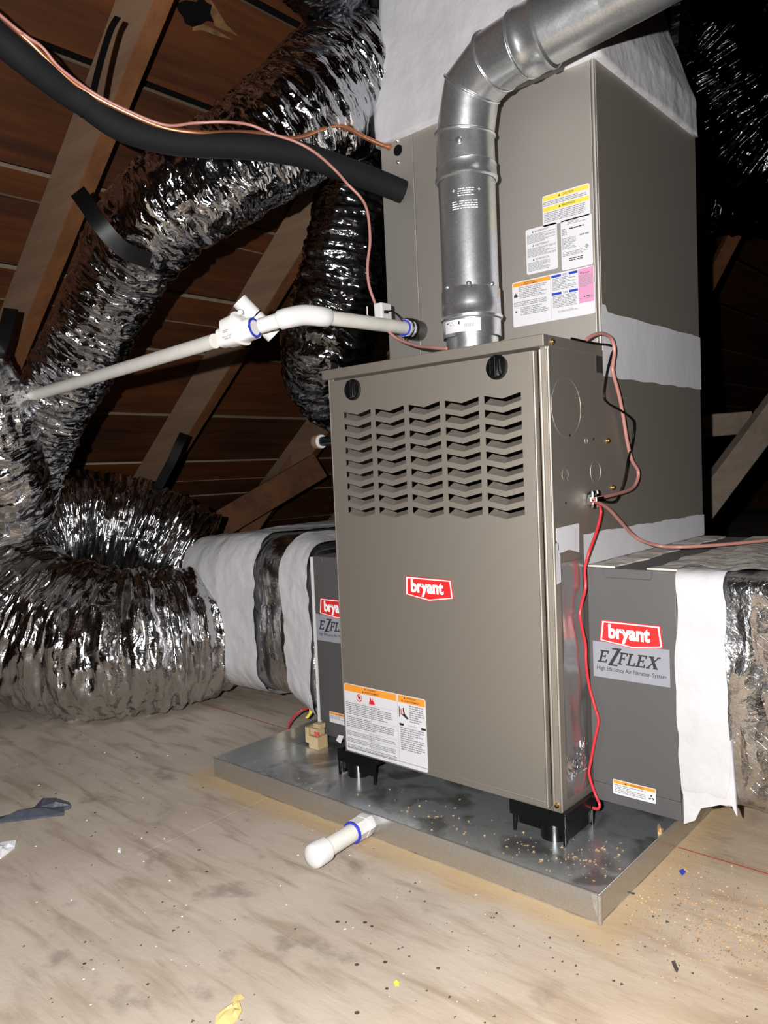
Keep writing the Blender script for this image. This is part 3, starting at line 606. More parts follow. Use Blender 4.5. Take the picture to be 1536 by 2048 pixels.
P.build('caution_label', co)
P = Print(front(YC-.001)); P.base(rr(-.161, -.089, 1.078, 1.169, .004), M['label'])
for z, w_ in ((1.160, 'WARNING'), (1.1325, 'AVERTISSEMENT'), (1.104, 'ADVERTENCIA')):
    P.text(w_, -.140, -.108, z, z+.0038, M['ink'], .0); P.poly([(-.146, z), (-.142, z), (-.144, z+.004)], M['ink']); P.lines(-.158, -.092 if z > 1.12 else -.107, z-.003, z-.0235, .0023, M['ink_grey'], int(z*1000), h=.55)
P.build('notice_label', co)
P = Print(front(YC-.001)); P.base(rr(-.0805, -.0135, 1.0705, 1.168, .004), M['label'])
P.lines(-.066, -.026, 1.165, 1.1545, .0028, M['ink_grey'], 31); P.lines(-.062, -.030, 1.1505, 1.143, .0045, M['ink'], 33, h=.5)
P.lines(-.078, -.067, 1.151, 1.136, .0034, M['ink_grey'], 34); P.lines(-.078, -.048, 1.133, 1.107, .0029, M['ink_grey'], 35); P.lines(-.040, -.020, 1.134, 1.124, .006, M['ink_grey'], 36); P.lines(-.078, -.034, 1.105, 1.094, .0030, M['ink_grey'], 37); P.lines(-.064, -.034, 1.092, 1.084, .0036, M['ink'], 38)
P.poly([(-.030, 1.108), (-.0255, 1.103), (-.0210, 1.108), (-.0255, 1.113)], M['ink_grey']); P.text('UL', -.0280, -.0232, 1.1062, 1.1098, M['label'], .02, lift=.0004); P.lines(-.032, -.019, 1.1015, 1.0975, .002, M['ink_grey'], 39)
P.build('rating_label', co)
P = Print(front(YC-.001)); P.base(rr(-.1975, -.0115, .976, 1.0685, .004), M['label'])
P.rect(-.1955, -.1075, 1.0585, 1.0665, M['orange']); P.text('WARNING', -.163, -.143, 1.0630, 1.0660, M['ink'], .01); P.text('AVERTISSEMENT', -.170, -.136, 1.0592, 1.0622, M['ink'], .01)
P.poly([(-.168, 1.063), (-.165, 1.063), (-.1665, 1.066)], M['ink']); P.poly([(-.175, 1.0592), (-.172, 1.0592), (-.1735, 1.0622)], M['ink'])
P.poly([(-.194, 1.037), (-.1845, 1.037), (-.185, 1.040), (-.186, 1.045), (-.1875, 1.0415), (-.189, 1.0475), (-.191, 1.0415), (-.1925, 1.044)], M['ink']); P.poly([(-.1915, 1.0055), (-.1865, 1.0055), (-.1868, 1.009), (-.188, 1.0075), (-.1895, 1.010), (-.1912, 1.0075)], M['ink'])
P.lines(-.181, -.116, 1.056, 1.028, .0035, M['ink_grey'], 41); P.lines(-.194, -.117, 1.0265, 1.016, .0034, M['ink_grey'], 42); P.lines(-.179, -.112, 1.0145, .996, .0036, M['ink_grey'], 43)
P.rect(-.1072, -.1066, .978, 1.066, M['ink_grey'])
for z, w_ in ((1.0605, 'NOTICE'), (1.0255, 'AVIS')): P.rect(-.105, -.083, z, z+.005, M['inkblue']); P.rect(-.066, -.047, z, z+.005, M['inkblue']); P.text(w_, -.0795, -.0695, z+.0005, z+.0045, M['inkblue'], .01); P.lines(-.103, -.050, z-.002, z-.027, .0031, M['ink_grey'], int(z*999))
P.rect(-.0455, -.0130, 1.000, 1.0665, M['pink']); P.text('Puron', -.0405, -.0215, 1.0555, 1.0605, M['ink'], .0); P.lines(-.043, -.0155, 1.053, 1.004, .0029, M['ink_grey'], 47); P.lines(-.092, -.048, .993, .988, .002, M['ink_grey'], 48)
P.build('instruction_label', co)
# tape over the joint on the right side, and across part of the rear edge
mb = MB(); zs = np.linspace(.852, .979, 12); ysn = np.linspace(YC-.002, D+.001, 60); nn_ = np.random.default_rng(9); H_ = nn_.uniform(-1, 1, (12, 60))*.00008
for a in range(11):
    for b in range(59):
        q = []
        for (ia, ib) in ((a, b), (a, b+1), (a+1, b+1), (a+1, b)):
            z = zs[ia]; 
            if ia == 11: z = .979+.0009*math.sin(ysn[ib]*40)+(.012 if ysn[ib] < .225 else 0)
            if ia == 0: z = .852+.0012*math.sin(ysn[ib]*60)
            q.append((.0016+H_[ia, ib], ysn[ib], z))
        mb.add(q, [(0, 1, 2, 3)])
mb.build('joint_tape', M['tape'], co, smooth=180)

# ================================================================== VENT PIPE
VX = onY(945, 690, .075)[0]; VY = .075; RV = .0575
def vz(py): return onY(940, py, VY-.03)[2]
ve = thing('vent_pipe', 'galvanised metal flue pipe rising from furnace top with segmented elbow to the right', 'vent pipe', (VX, VY, ZT+.011))
zc = [vz(p) for p in (672, 632, 608, 575, 345, 318)]
mb = MB(); mb.lathe((VX, VY, ZT+.0112), (0, 0, 1), [(0, .052), (.0385, .052)], 40); mb.build('flue_collar', M['galv'], ve, smooth=40)
mb = MB(); mb.lathe((VX, VY, 0), (0, 0, 1), [(zc[0], RV), (zc[1]-.005, RV), (zc[1]-.003, RV+.0035), (zc[1]+.002, RV+.0045), (zc[1]+.005, RV+.0015), (zc[2], RV+.001), (zc[3], RV+.0008), (zc[3]+.002, RV-.001)], 56, caps=False); mb.build('connector', M['galv'], ve, smooth=45)
mb = MB(); mb.lathe((VX, VY, 0), (0, 0, 1), [(zc[3], RV-.0012), (zc[4]-.002, RV-.0012)], 56); mb.build('straight_pipe', M['galv'], ve, smooth=45)
for z, dz in ((zc[4]+.004, .006),): 
    mb = MB(); mb.lathe((VX, VY, 0), (0, 0, 1), [(zc[4]-.006, RV), (zc[4]-.003, RV+.004), (zc[4]+.002, RV+.0045), (zc[4]+.006, RV+.0025), (zc[5]-.004, RV+.002), (zc[5], RV+.0028), (zc[5]+.003, RV+.0002)], 56, caps=False); mb.build('collar', M['galv'], ve, smooth=45)
for a in (-110, -58, -5): 
    th = math.radians(a); mb = MB(); mb.sphere((VX+(RV-.003)*math.cos(th), VY+(RV-.003)*math.sin(th), zc[3]+.004), .006, 8, sc=(1, 1, .8)); mb.build('dimple', M['galv'], ve, smooth=180)
# elbow of mitred gores
PV = [np.array((VX, VY, zc[5])), np.array((VX, VY, vz(246))), at(944, 178, 1.505), at(990, 122, 1.455), at(1046, 88, 1.40), at(1216, -5, 1.30), at(1420, -120, 1.19), at(1420, -120, 1.19)+.5*(at(1420, -120, 1.19)-at(1216, -5, 1.30))/np.linalg.norm(at(1420, -120, 1.19)-at(1216, -5, 1.30))]
PV[1] = np.array((VX, VY, vz(250)))
def mitre(P, i, r_, n=56):
    d = (P[i+1]-P[i]) if i < len(P)-1 else P[i]-P[i-1]; d = d/np.linalg.norm(d)
    if 0 < i < len(P)-1:
        e_ = (P[i]-P[i-1]); e_ = e_/np.linalg.norm(e_); nrm = d+e_; nrm /= np.linalg.norm(nrm)
    else: nrm = d
    a = np.cross(nrm, (0, 1, 0)); a /= np.linalg.norm(a); b = np.cross(nrm, a); th = np.linspace(0, 2*np.pi, n, endpoint=False)
    return P[i]+r_*(np.cos(th)[:, None]*a+np.sin(th)[:, None]*b), nrm
for i in range(len(PV)-1):
    r0, n0 = mitre(PV, i, RV); r1, n1 = mitre(PV, i+1, RV)
    mb = MB(); mb.rings([r0, r1], True, i == 99, i == len(PV)-2); mb.build('elbow_section' if i < 4 else 'outlet_pipe', M['galv'], ve, smooth=45)
    if 0 < i <= 4:
        mb = MB(); mb.torus(PV[i], n0, RV+.0005, .003, 56, 8); mb.build('seam_bead', M['galv'], ve, smooth=180)
dv = (PV[5]-PV[4])/np.linalg.norm(PV[5]-PV[4])
mb = MB(); mb.lathe(PV[4], dv, [(-.002, RV+.0015), (.008, RV+.004), (.012, RV+.0025), (.036, RV+.002), (.040, RV+.005), (.047, RV+.005), (.050, RV+.001)], 56, caps=False); mb.build('collar', M['galv'], ve, smooth=45)
mb = MB(); th = math.radians(-68); mb.sphere((VX+RV*math.cos(th)*.985, VY+RV*math.sin(th)*.985, vz(283)), .008, 10, sc=(1, .6, 1)); mb.build('rivet_dimple', M['galv'], ve, smooth=180)
def cyl_map(r_, a0, z0): return lambda u, v, w_: (VX+(r_+w_)*math.cos(a0+u/r_), VY+(r_+w_)*math.sin(a0+u/r_), z0+v)
aC = math.atan2(CAM[1]-VY, CAM[0]-VX)
P = Print(cyl_map(RV, aC, 0)); P.t = .0006
za, zb2 = vz(674)+.002, vz(634)-.004
for k in range(24): u0 = -.062+k*.0033; P.rect(u0, u0+.00332, za+.006, zb2-.002, M['label'])
P.lines(-.056, -.03, zb2-.006, zb2-.015, .0045, M['ink'], 51); P.lines(-.058, -.022, zb2-.016, za+.014, .0040, M['ink_grey'], 52)
for k in range(9): P.rect(-.014+k*.0022, -.0130+k*.0022+.0006*(k % 2), za+.014, za+.021, M['ink_grey'])
P.rect(-.0265, -.0235, zb2-.012, zb2-.006, M['ink'])
P.build('maker_label', ve)
P = Print(cyl_map(RV-.0012, aC, 0)); P.t = 0
P.lines(-.018, .014, vz(380), vz(398), .0042, M['white_ink'], 61, h=.35); P.lines(-.030, .020, vz(405), vz(425), .0044, M['white_ink'], 62, h=.4)
for u in (-.026, .024): P.rect(u-.003, u+.003, vz(383)-.0004, vz(383)+.0004, M['white_ink']); P.rect(u-.0004, u+.0004, vz(383)-.003, vz(383)+.003, M['white_ink'])
P.build('stamped_print', ve)

# ================================================================== SUPPLY PLENUM
sp_ = thing('supply_plenum', 'white mastic-coated supply plenum on top of the coil casing', 'plenum', (-W/2, .47, CH1))
wrap('plenum_box', M['mastic'], sp_, 2, [(CH1-.012, (-W-.004, .004, YC-.005, D+.004, .006)), (CH1+.07, (-W-.006, .005, YC-.006, D+.004, .012)), (CH1+.17, (-W-.003, -.02, YC-.004, D-.02, .03)), (CH1+.30, (-W, -.055, YC, D-.05, .035)), (1.87, (-W+.01, -.06, YC, D-.055, .035)), (2.05, (-.40, -.06, YC, D-.055, .035))], 31, amp=.0012, coarse=.006, off=.007, n=60)
mb = MB(); q = [onX(*p, -.04) for p in ((1346, 100), (1372, 112), (1374, 0), (1352, 0))]; mb.add([a+np.array((.012, 0, 0)) for a in q]+[a+np.array((-.01, 0, 0)) for a in q], [(0, 1, 2, 3), (0, 4, 5, 1), (1, 5, 6, 2), (2, 6, 7, 3), (3, 7, 4, 0)]); mb.uv = np.array(mb.v)[:, 1:3]; mb.build('bare_foil_strip', M['foil_soft'], sp_)

# ================================================================== FILTER CABINETS
def ezflex(P, x0, x1, z0, z1):
    """slab-serif italic letters; the Z drops below and rises above the others"""
    def quad(a, b, c, d): P.poly([a, b, c, d], M['ink'], .0002)
    hgt = z1-z0; sh = .28*hgt
    def G(ch, x, w_, lo_=0., hi=1.):
        H0 = z0+hgt*lo_; H1 = z0+hgt*hi; t_ = (H1-H0)*.13; s_ = w_*.24
        def pt(u, v): return (x+u*w_+sh*v*(H1-H0)/hgt, H0+v*(H1-H0))
        tv = .12; su = .24
        R = lambda u0, u1, v0, v1: quad(pt(u0, v0), pt(u1, v0), pt(u1, v1), pt(u0, v1))
        if ch in 'EF':
            R(.14, .14+su, 0, 1); R(0, .95, 1-tv, 1); R(.80, .95, .74, 1); R(.3, .70, .46, .46+tv*.9); R(.62, .74, .38, .64)
            if ch == 'E': R(0, .95, 0, tv); R(.82, .97, 0, .28)
            else: R(0, .55, 0, tv)
        if ch == 'L': R(.14, .14+su, 0, 1); R(0, .52, 1-tv, 1); R(0, .95, 0, tv); R(.82, .96, 0, .3)
        if ch == 'Z': R(0, 1, 1-.09, 1); R(0, 1, 0, .09); quad(pt(.0, .0), pt(.38, .0), pt(1.0, 1.0), pt(.62, 1.0))
        if ch == 'X':
            quad(pt(.05, .06), pt(.2, .06), pt(.92, .94), pt(.77, .94)); quad(pt(.10, .94), pt(.38, .94), pt(.95, .06), pt(.67, .06)); R(0, .32, 0, tv); R(.6, 1.02, 0, tv); R(.02, .45, 1-tv, 1); R(.7, 1.0, 1-tv, 1)
    U = (x1-x0)/100.
    G('E', x0, 15*U); G('Z', x0+17*U, 15*U, -.18, 1.28); G('F', x0+32*U, 13.5*U); G('L', x0+46*U, 14*U); G('E', x0+60.5*U, 15*U); G('X', x0+77*U, 18*U)
def filter_box(x0, x1, z0, z1, label, lx, dz, name='filter_cabinet'):
    r_ = thing(name, label, 'air filter cabinet', ((x0+x1)/2, .42, z0), group='grey filter cabinets beside the furnace')
    mb = MB(); mb.box(x0, x1, .113, D-.01, z0, z1); mb.build('body', M['grey'], r_, bevel=.0015)
    mb = MB(); mb.box(x0+.002, x1-.001, .1054, .1125, z0+.035, z1); mb.build('filter_door', M['grey'], r_, bevel=.0015)
    mb = MB(); mb.box(x0+.002, x1-.001, .1075, .1128, z0, z0+.034); mb.build('bottom_rail', M['grey'], r_, bevel=.0012)
    mb = MB(); g = [(x0+.035, z1-.002), (x0+.037, z1-.014), (x0+.041, z1-.017), (x1-.048, z1-.017), (x1-.044, z1-.014), (x1-.042, z1-.002)]
    mb.tube([(a, .1053, b) for a, b in g], .0007, 6); mb.build('finger_pull', M['grey'], r_, smooth=60)
    L_ = lx; Yf = .1052
    bryant(front(Yf), (L_+.033, .394+dz), (L_+.1445, .394+dz), (L_+.149, .355+dz), (L_+.091, .347+dz), (L_+.028, .355+dz), 'logo_badge', r_)
    P = Print(front(Yf)); P.base([(L_+.0145, .286+dz), (L_+.1595, .286+dz), (L_+.1595, .353+dz), (L_+.0145, .353+dz)], M['plate'], .0004)
    ezflex(P, L_+.0235, L_+.1435, .3145+dz, .3375+dz)
    P.text('High Efficiency Air Filtration System', L_+.022, L_+.153, .2975+dz, .3075+dz, M['ink'], .004); P.build('name_plate', r_)
    P = Print(front(Yf)); P.base(rr(L_+.047, L_+.1285, .069+dz*.3, .0965+dz*.3, .002), M['label']); P.rect(L_+.048, L_+.1275, .0895+dz*.3, .0955+dz*.3, M['orange']); P.text('WARNING', L_+.080, L_+.105, .0905+dz*.3, .0942+dz*.3, M['ink'], .01); P.poly([(L_+.070, .0905+dz*.3), (L_+.074, .0905+dz*.3), (L_+.072, .0945+dz*.3)], M['ink'])
    P.lines(L_+.050, L_+.110, .0875+dz*.3, .071, .0032, M['ink_grey'], 71)
    cx_, cz_ = L_+.1205, .0785+dz*.3
    for a in (90, 210, 330): P.poly([(cx_+.001*math.cos(math.radians(a+90)), cz_+.001*math.sin(math.radians(a+90))), (cx_+.0055*math.cos(math.radians(a+22)), cz_+.0055*math.sin(math.radians(a+22))), (cx_+.0055*math.cos(math.radians(a-22)), cz_+.0055*math.sin(math.radians(a-22)))], M['ink'])
    P.build('warning_label', r_); return r_
f1 = filter_box(.0045, .174, .048, .491, 'grey filter cabinet with red badge, right of the furnace, its whole front in view', 0.0, 0.0)
f2 = filter_box(-.7445, -W-.002, .026, .480, 'grey filter cabinet left of the furnace, its front half hidden by the furnace', -.755, -.018)
for xa, xb, ph in ((.0055, .060, 0.), (.122, .173, 2.)):
    mb = MB(); yy = np.linspace(.112, D-.012, 40); Rg = []
    for y in yy:
        j = .004*math.sin(y*31+ph)+.002*math.sin(y*83); h_ = .4938+.0008*math.sin(y*60+ph)
        a_, b_ = (xa, xb+j) if ph == 0. else (xa+j, xb); Rg.append([(a_, y, .4912), (b_, y, .4912), (b_, y, h_), ((a_+b_)/2, y, h_+.0008), (a_, y, h_)])
    mb.rings(Rg); mb.build('top_mastic', M['mastic_dirty'], f1, smooth=40)
mb = MB(); mb.box(-.752, -.746, .104, .116, .026, .478); mb.build('edge_trim', M['pvc_new'], f2, bevel=.001)

# ================================================================== RETURN PLENUMS
rp = thing('return_plenum', 'foil-wrapped return duct with white mastic bands running right from the filter cabinet', 'return plenum', (.6, .42, .1))
S = (.100, D+.03, .098, .487, .022)
wrap('foil_wrap', M['foil_wrap'], rp, 0, [(.178, S), (1.25, (.100, D+.03, .092, .487, .03))], 41, amp=.0025, coarse=.007, n=50)
wrap('mastic_band', M['mastic'], rp, 0, [(.1765, S), (.258, S)], 47, amp=.0010, coarse=.0035, off=.0075, jag=.004, ds=.006, n=70, caps=False)
mb = MB(); mb.add([onY(*p, .0938) for p in ((1364, 1500), (1440, 1500), (1462, 1480), (1474, 1634), (1464, 1612), (1440, 1610), (1402, 1617), (1390, 1641), (1368, 1648))], [(0, 1, 2, 3, 4, 5, 6, 7, 8)]); v0 = [tuple(np.array(p)+np.array((0, .006, 0))) for p in mb.v]; mb.add(v0, [(8, 7, 6, 5, 4, 3, 2, 1, 0)]); mb.add(mb.v[:9]+v0, [(i, (i+1) % 9, 9+(i+1) % 9, 9+i) for i in range(9)])
mb.build('loose_flap', M['mastic'], rp)
mb = MB(); tw = np.linspace(.176, 1.2, 90); yw = np.linspace(.118, D+.02, 22); hh = np.random.default_rng(3).uniform(-1, 1, (90, 22))*.0014
for a in range(89):
    for b in range(21):
        if tw[a] > .258+.09*(yw[b]-.1)/.6 and tw[a] < .258+.09*(yw[b]-.1)/.6+.0: continue
        if tw[a] < .34+(yw[b]-.12)*1.1 : mb.add([(tw[i], yw[j], .498+hh[i, j]+.003*math.sin(tw[i]*60+yw[j]*20)) for i, j in ((a, b), (a+1, b), (a+1, b+1), (a, b+1))], [(0, 1, 2, 3)])
mb.build('top_mastic', M['mastic_dirty'], rp, smooth=180)
lp = thing('return_plenum', 'white mastic and foil return duct running left from the half-hidden filter cabinet', 'return plenum', (-1.0, .42, .07))
S1 = (.106, D, .062, .492, .05); S2 = (.115, D, .078, .512, .09); S3 = (.14, D, .085, .490, .10)
wrap('foil_wrap', M['foil_wrap'], lp, 0, [(-1.335, S3), (-1.15, S2), (-.85, S2), (-.752, S1)], 51, amp=.0025, coarse=.006, n=50)
def sec(x): 
    xs = [-1.335, -1.15, -.85, -.752]; A_ = np.array([S3, S2, S2, S1]); return tuple(np.interp(x, xs, A_[:, i]) for i in range(5))
wrap('mastic_band', M['mastic'], lp, 0, [(x, sec(x)) for x in np.linspace(-1.36, -.985, 8)], 57, amp=.002, coarse=.005, off=.014, jag=.010, ds=.007, n=60, caps=False)
wrap('mastic_band', M['mastic'], lp, 0, [(x, sec(x)) for x in np.linspace(-.862, -.7475, 4)], 63, amp=.0016, coarse=.0035, off=.016, jag=.007, ds=.006, n=60, caps=False)

# ================================================================== DRAIN PAN
PX0, PX1, PY0, PY1, PH = -.79, .163, -.19, .95, .0458
pn = thing('drain_pan', 'shallow galvanised steel drain pan on the plywood under the furnace', 'drain pan', ((PX0+PX1)/2, .38, .0))
mb = MB(); mb.box(PX0, PX1, PY0, PY1, .0005, .002); mb.build('pan_bottom', M['pan'], pn)
for nm, b in (('front', (PX0, PX1, PY0, PY0+.0016)), ('back', (PX0, PX1, PY1-.0016, PY1)), ('l', (PX0, PX0+.0016, PY0+.0016, PY1-.0016)), ('r', (PX1-.0016, PX1, PY0+.0016, PY1-.0016))):
    mb = MB(); mb.box(*b, .002, PH); mb.build('pan_wall', M['pan_wall'], pn, bevel=.0006)
mb = MB()
for x, sx in ((PX1, 1),): mb.add([(x+.0005, PY0-.0006, PH), (x-.013, PY0-.0006, PH), (x-.008, PY0-.003, PH*.55), (x, PY0-.0006, .001), (x-.005, PY0+.0002, PH)], [(0, 1, 2), (0, 2, 3), (1, 4, 2), (4, 3, 2)])
mb.build('corner_fold', M['galv'], pn)
mb = MB(); mb.tube([(PX1+.0005, PY0-.0005, .001), (PX1+.0005, PY0-.0005, PH)], .0035, 12); mb.build('corner_fold', M['galv'], pn, smooth=60)
for a_, b_ in (((PX0, PY0), (PX1, PY0)), ((PX1, PY0), (PX1, PY1)), ((PX0, PY0), (PX0, PY1))):
    mb = MB(); mb.tube([(*a_, PH), (*b_, PH)], .0013, 8); mb.build('rolled_rim', M['pan_wall'], pn, smooth=60)
# capped drain outlet
p0 = onY(738, 1652, PY0); p1 = onZ(624, 1718, .0235); p0 = np.array((p0[0], PY0-.0005, .0265)); p1 = np.array((p1[0], p1[1], .0265)); dn = (p1-p0)/np.linalg.norm(p1-p0); Lp = np.linalg.norm(p1-p0)
dr = thing('drain_outlet', 'short white plastic pipe with end cap sticking out of the drain pan front', 'drain pipe', tuple(p0))
mb = MB(); mb.lathe(p0, dn, [(0, .0165), (Lp-.03, .0165)], 28); mb.build('pipe', M['pvc'], dr, smooth=40)
mb = MB(); mb.lathe(p0, dn, [(.0005, .0195), (.006, .0215), (.020, .0215), (.0205, .0205), (.044, .0205), (.046, .0185)], 6); mb.build('hex_coupling', M['pvc_new'], dr, smooth=30)
mb = MB(); mb.lathe(p0, dn, [(.0455, .0166), (.046, .0203), (.0495, .0203), (.050, .0166)], 28, caps=False); mb.build('primer_ring', M['blue'], dr, smooth=40)
mb = MB(); mb.lathe(p0, dn, [(Lp-.034, .0166), (Lp-.034, .0212), (Lp-.004, .0216), (Lp, .019), (Lp+.003, .012), (Lp+.004, .004)], 28); mb.build('end_cap', M['pvc_new'], dr, smooth=40)
# overflow switch clipped in the pan
ps = thing('overflow_switch', 'tan plastic overflow switch clipped in the left end of the drain pan', 'float switch', (-.755, .085, .002))
a = onZ(627, 1497, .004)
mb = MB(); mb.box(a[0]-.017, a[0]+.017, a[1]+.0, a[1]+.034, .002, .034); mb.build('float', M['tan'], ps, bevel=.001)
mb = MB(); mb.box(a[0]-.016, a[0]+.010, a[1]+.006, a[1]+.032, .034, .052); mb.box(a[0]-.008, a[0]+.016, a[1]+.010, a[1]+.03, .052, .064); mb.build('switch_body', M['tan'], ps, bevel=.0015)
mb = MB(); mb.box(a[0]-.042, a[0]-.028, a[1]+.012, a[1]+.05, .008, .048); mb.box(a[0]-.03, a[0]-.014, a[1]+.02, a[1]+.04, .030, .045); mb.build('clip', M['tan'], ps, bevel=.001)
mb = MB(); mb.box(a[0]-.0, a[0]+.0162, a[1]+.0045, a[1]+.0062, .036, .045); lab(mb.build('sticker', M['red'], ps), 'red sticker')
w1 = [at(575, 1461, 2.06), at(583, 1440, 2.05), at(600, 1422, 2.05), at(618, 1417, 2.06), at(630, 1421, 2.07), at(636, 1428, 2.08)]
mb = MB(); mb.tube(w1, .0024, 10, 0, 8); mb.build('switch_wire', M['wire_red'], ps, smooth=60)
mb = MB(); c4 = [at(*p, 2.045) for p in ((619, 1415), (627, 1416), (625, 1424), (616, 1437), (610, 1436), (618, 1426))]; mb.add(c4+[np.array(p)+_f*.0015 for p in c4], [(0, 1, 2, 3, 4, 5), (11, 10, 9, 8, 7, 6)]+[(i, (i+1) % 6, 6+(i+1) % 6, 6+i) for i in range(6)]); lab(mb.build('tag', M['tag'], ps), 'yellow paper tag')
mb = MB(); q = [onY(*p, .098) for p in ((677, 1470), (687, 1472), (681, 1487), (672, 1481))]; mb.add(q+[p+np.array((0, .0015, 0)) for p in q], [(0, 1, 2, 3), (7, 6, 5, 4)]+[(i, (i+1) % 4, 4+(i+1) % 4, 4+i) for i in range(4)])
tag(mb.build('paper_tag', M['paper']), 'small white paper tag hanging under the left filter cabinet', 'tag')

# ================================================================== FLEX DUCTS
d1 = thing('flex_duct', 'silver foil flexible duct sloping from plenum across the rafters down to lower left', 'duct', tuple(at(400, 400, 1.85)))
flex('jacket', M['foil'], pd([(790, 150, 118, 2.02), (735, 160, 128, 1.98), (670, 190, 132, 1.93), (600, 238, 118, 1.86), (500, 310, 108, 1.8), (400, 378, 103, 1.79), (315, 436, 99, 1.82), (252, 520, 88, 1.92), (212, 610, 80, 2.0), (165, 700, 76, 2.08), (115, 790, 72, 2.16), (72, 880, 72, 2.24), (40, 970, 74, 2.32), (10, 1060, 76, 2.38)]), 101, d1, fold=.0045, ffreq=40, crump=.004, ring=.0008, ds=.0045, n=170)
d2 = thing('flex_duct', 'dark shiny flexible duct hanging behind the white drain pipe, left of the coil', 'duct', tuple(at(690, 560, 2.2)))
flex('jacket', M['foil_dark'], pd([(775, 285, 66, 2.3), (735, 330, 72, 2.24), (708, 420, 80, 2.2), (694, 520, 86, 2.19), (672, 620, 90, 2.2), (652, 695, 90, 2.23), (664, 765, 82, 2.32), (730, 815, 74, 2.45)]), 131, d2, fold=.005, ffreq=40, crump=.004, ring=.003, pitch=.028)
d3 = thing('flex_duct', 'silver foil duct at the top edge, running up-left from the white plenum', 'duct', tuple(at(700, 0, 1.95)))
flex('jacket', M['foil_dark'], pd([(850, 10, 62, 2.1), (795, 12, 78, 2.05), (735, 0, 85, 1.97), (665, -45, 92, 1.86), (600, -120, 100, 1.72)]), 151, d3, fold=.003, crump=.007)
d4 = thing('flex_duct', 'thick black shiny flexible duct curving away right behind the coil casing', 'duct', tuple(at(1480, 250, 2.6)))
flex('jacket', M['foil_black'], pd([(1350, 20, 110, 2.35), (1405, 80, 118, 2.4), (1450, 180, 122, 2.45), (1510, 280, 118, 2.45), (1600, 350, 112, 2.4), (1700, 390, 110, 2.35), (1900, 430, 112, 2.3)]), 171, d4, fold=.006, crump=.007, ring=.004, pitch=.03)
d5 = thing('flex_duct', 'black flexible duct low on the right behind the coil casing', 'duct', tuple(at(1480, 400, 3.0)))
flex('jacket', M['foil_black'], pd([(1420, 405, 50, 3.0), (1480, 408, 52, 2.98), (1560, 400, 54, 2.95), (1650, 380, 56, 2.9), (1900, 330, 58, 2.8)]), 181, d5, fold=.004, crump=.006, ring=.003)
d6 = thing('return_flex_duct', 'huge silver foil return duct curled like a ring on the floor at left', 'duct', tuple(onZ(250, 1425, 0)))
flex('jacket', M['foil_soft'], pd([(455, 1255, 95, 2.44), (425, 1262, 116, 2.40), (360, 1272, 130, 2.34), (250, 1287, 141, 2.28), (130, 1272, 148, 2.30), (30, 1225, 142, 2.34), (-30, 1150, 132, 2.42), (-5, 1085, 120, 2.55), (80, 1055, 110, 2.70), (190, 1052, 106, 2.80), (300, 1075, 100, 2.86), (400, 1120, 94, 2.88)]), 191, d6, fold=.011, ffreq=46, crump=.007, ds=.0045, n=210)

d7 = thing('flex_duct', 'silver foil duct standing at the left edge above the curled duct', 'duct', tuple(at(0, 900, 2.1)))
flex('jacket', M['foil_soft'], pd([(-95, 700, 80, 1.98), (-62, 775, 92, 2.02), (-38, 860, 96, 2.06), (-14, 950, 98, 2.12), (0, 1030, 98, 2.2)]), 211, d7, fold=.006, crump=.006)

# ================================================================== STRAPS
def ribbon(name, pts, width, m_, label, cat='strap', thick=.002, side_v=None, group=None):
    P_ = np.array(pts, float); P_, _ = crom(P_, np.ones(len(P_)), 8); T, A, B = frames(P_); mb = MB(); R = []
    for i in range(len(P_)):
        a = np.cross(T[i], _f if side_v is None else side_v); a /= np.linalg.norm(a); b = np.cross(a, T[i])
        R.append([P_[i]+a*sx*width/2+b*sy*thick/2 for sx, sy in ((-1, -1), (1, -1), (1, 1), (-1, 1))])
    mb.rings(R); return tag(mb.build(name, m_, None, smooth=50), label, cat, group)
ribbon('hanger_strap', [at(156, 384, 1.705), at(176, 412, 1.69), at(205, 455, 1.69), at(245, 498, 1.72), at(300, 522, 1.76)], .036, M['strap'], 'black strap from the front rafter under the sloping foil duct', thick=.006)
ribbon('hanger_strap', [at(22, 618, 2.0), at(14, 650, 1.99), at(2, 690, 1.99), at(-15, 740, 2.0)], .036, M['strap'], 'black strap on the front rafter at the left edge', thick=.006)
ribbon('hanger_strap', [at(369, 868, 2.82), at(358, 890, 2.80), at(340, 930, 2.80), at(310, 985, 2.83)], .034, M['strap'], 'black strap hanging from second rafter to the curled duct', thick=.006)
ribbon('line_strap', [at(236, 34, 1.585), at(222, 58, 1.575), at(205, 110, 1.56), at(192, 160, 1.54), at(185, 193, 1.525)], .013, M['strap'], 'thin black strap tying the insulated pipe to the front rafter', thick=.002)

# ================================================================== REFRIGERANT LINES AND WIRES
rl = thing('suction_line', 'thick black foam-insulated refrigerant pipe drooping from coil casing to upper left', 'refrigerant line', tuple(at(500, 295, 1.66)))
LS = [(806, 384, 1.815), (760, 365, 1.795), (680, 335, 1.745), (600, 309, 1.705), (500, 294, 1.66), (400, 289, 1.625), (330, 281, 1.60), (245, 257, 1.57), (183, 217, 1.545)]
mb = MB(); mb.tube([at(*p) for p in LS], [.0265]*len(LS), 28, 0, 10); mb.build('foam_sleeve', M['rubber'], rl, smooth=60)
L2 = [(185, 219, 1.545), (170, 205, 1.535), (135, 184, 1.515), (87, 149, 1.475), (40, 112, 1.44), (0, 79, 1.42), (-70, 18, 1.4), (-420, -270, 1.32)]
mb = MB(); mb.tube([at(*p) for p in L2], [.0255, .0275, .027, .027, .027, .027, .027, .027], 28, 0, 10); mb.build('foam_sleeve', M['rubber'], rl, smooth=60)
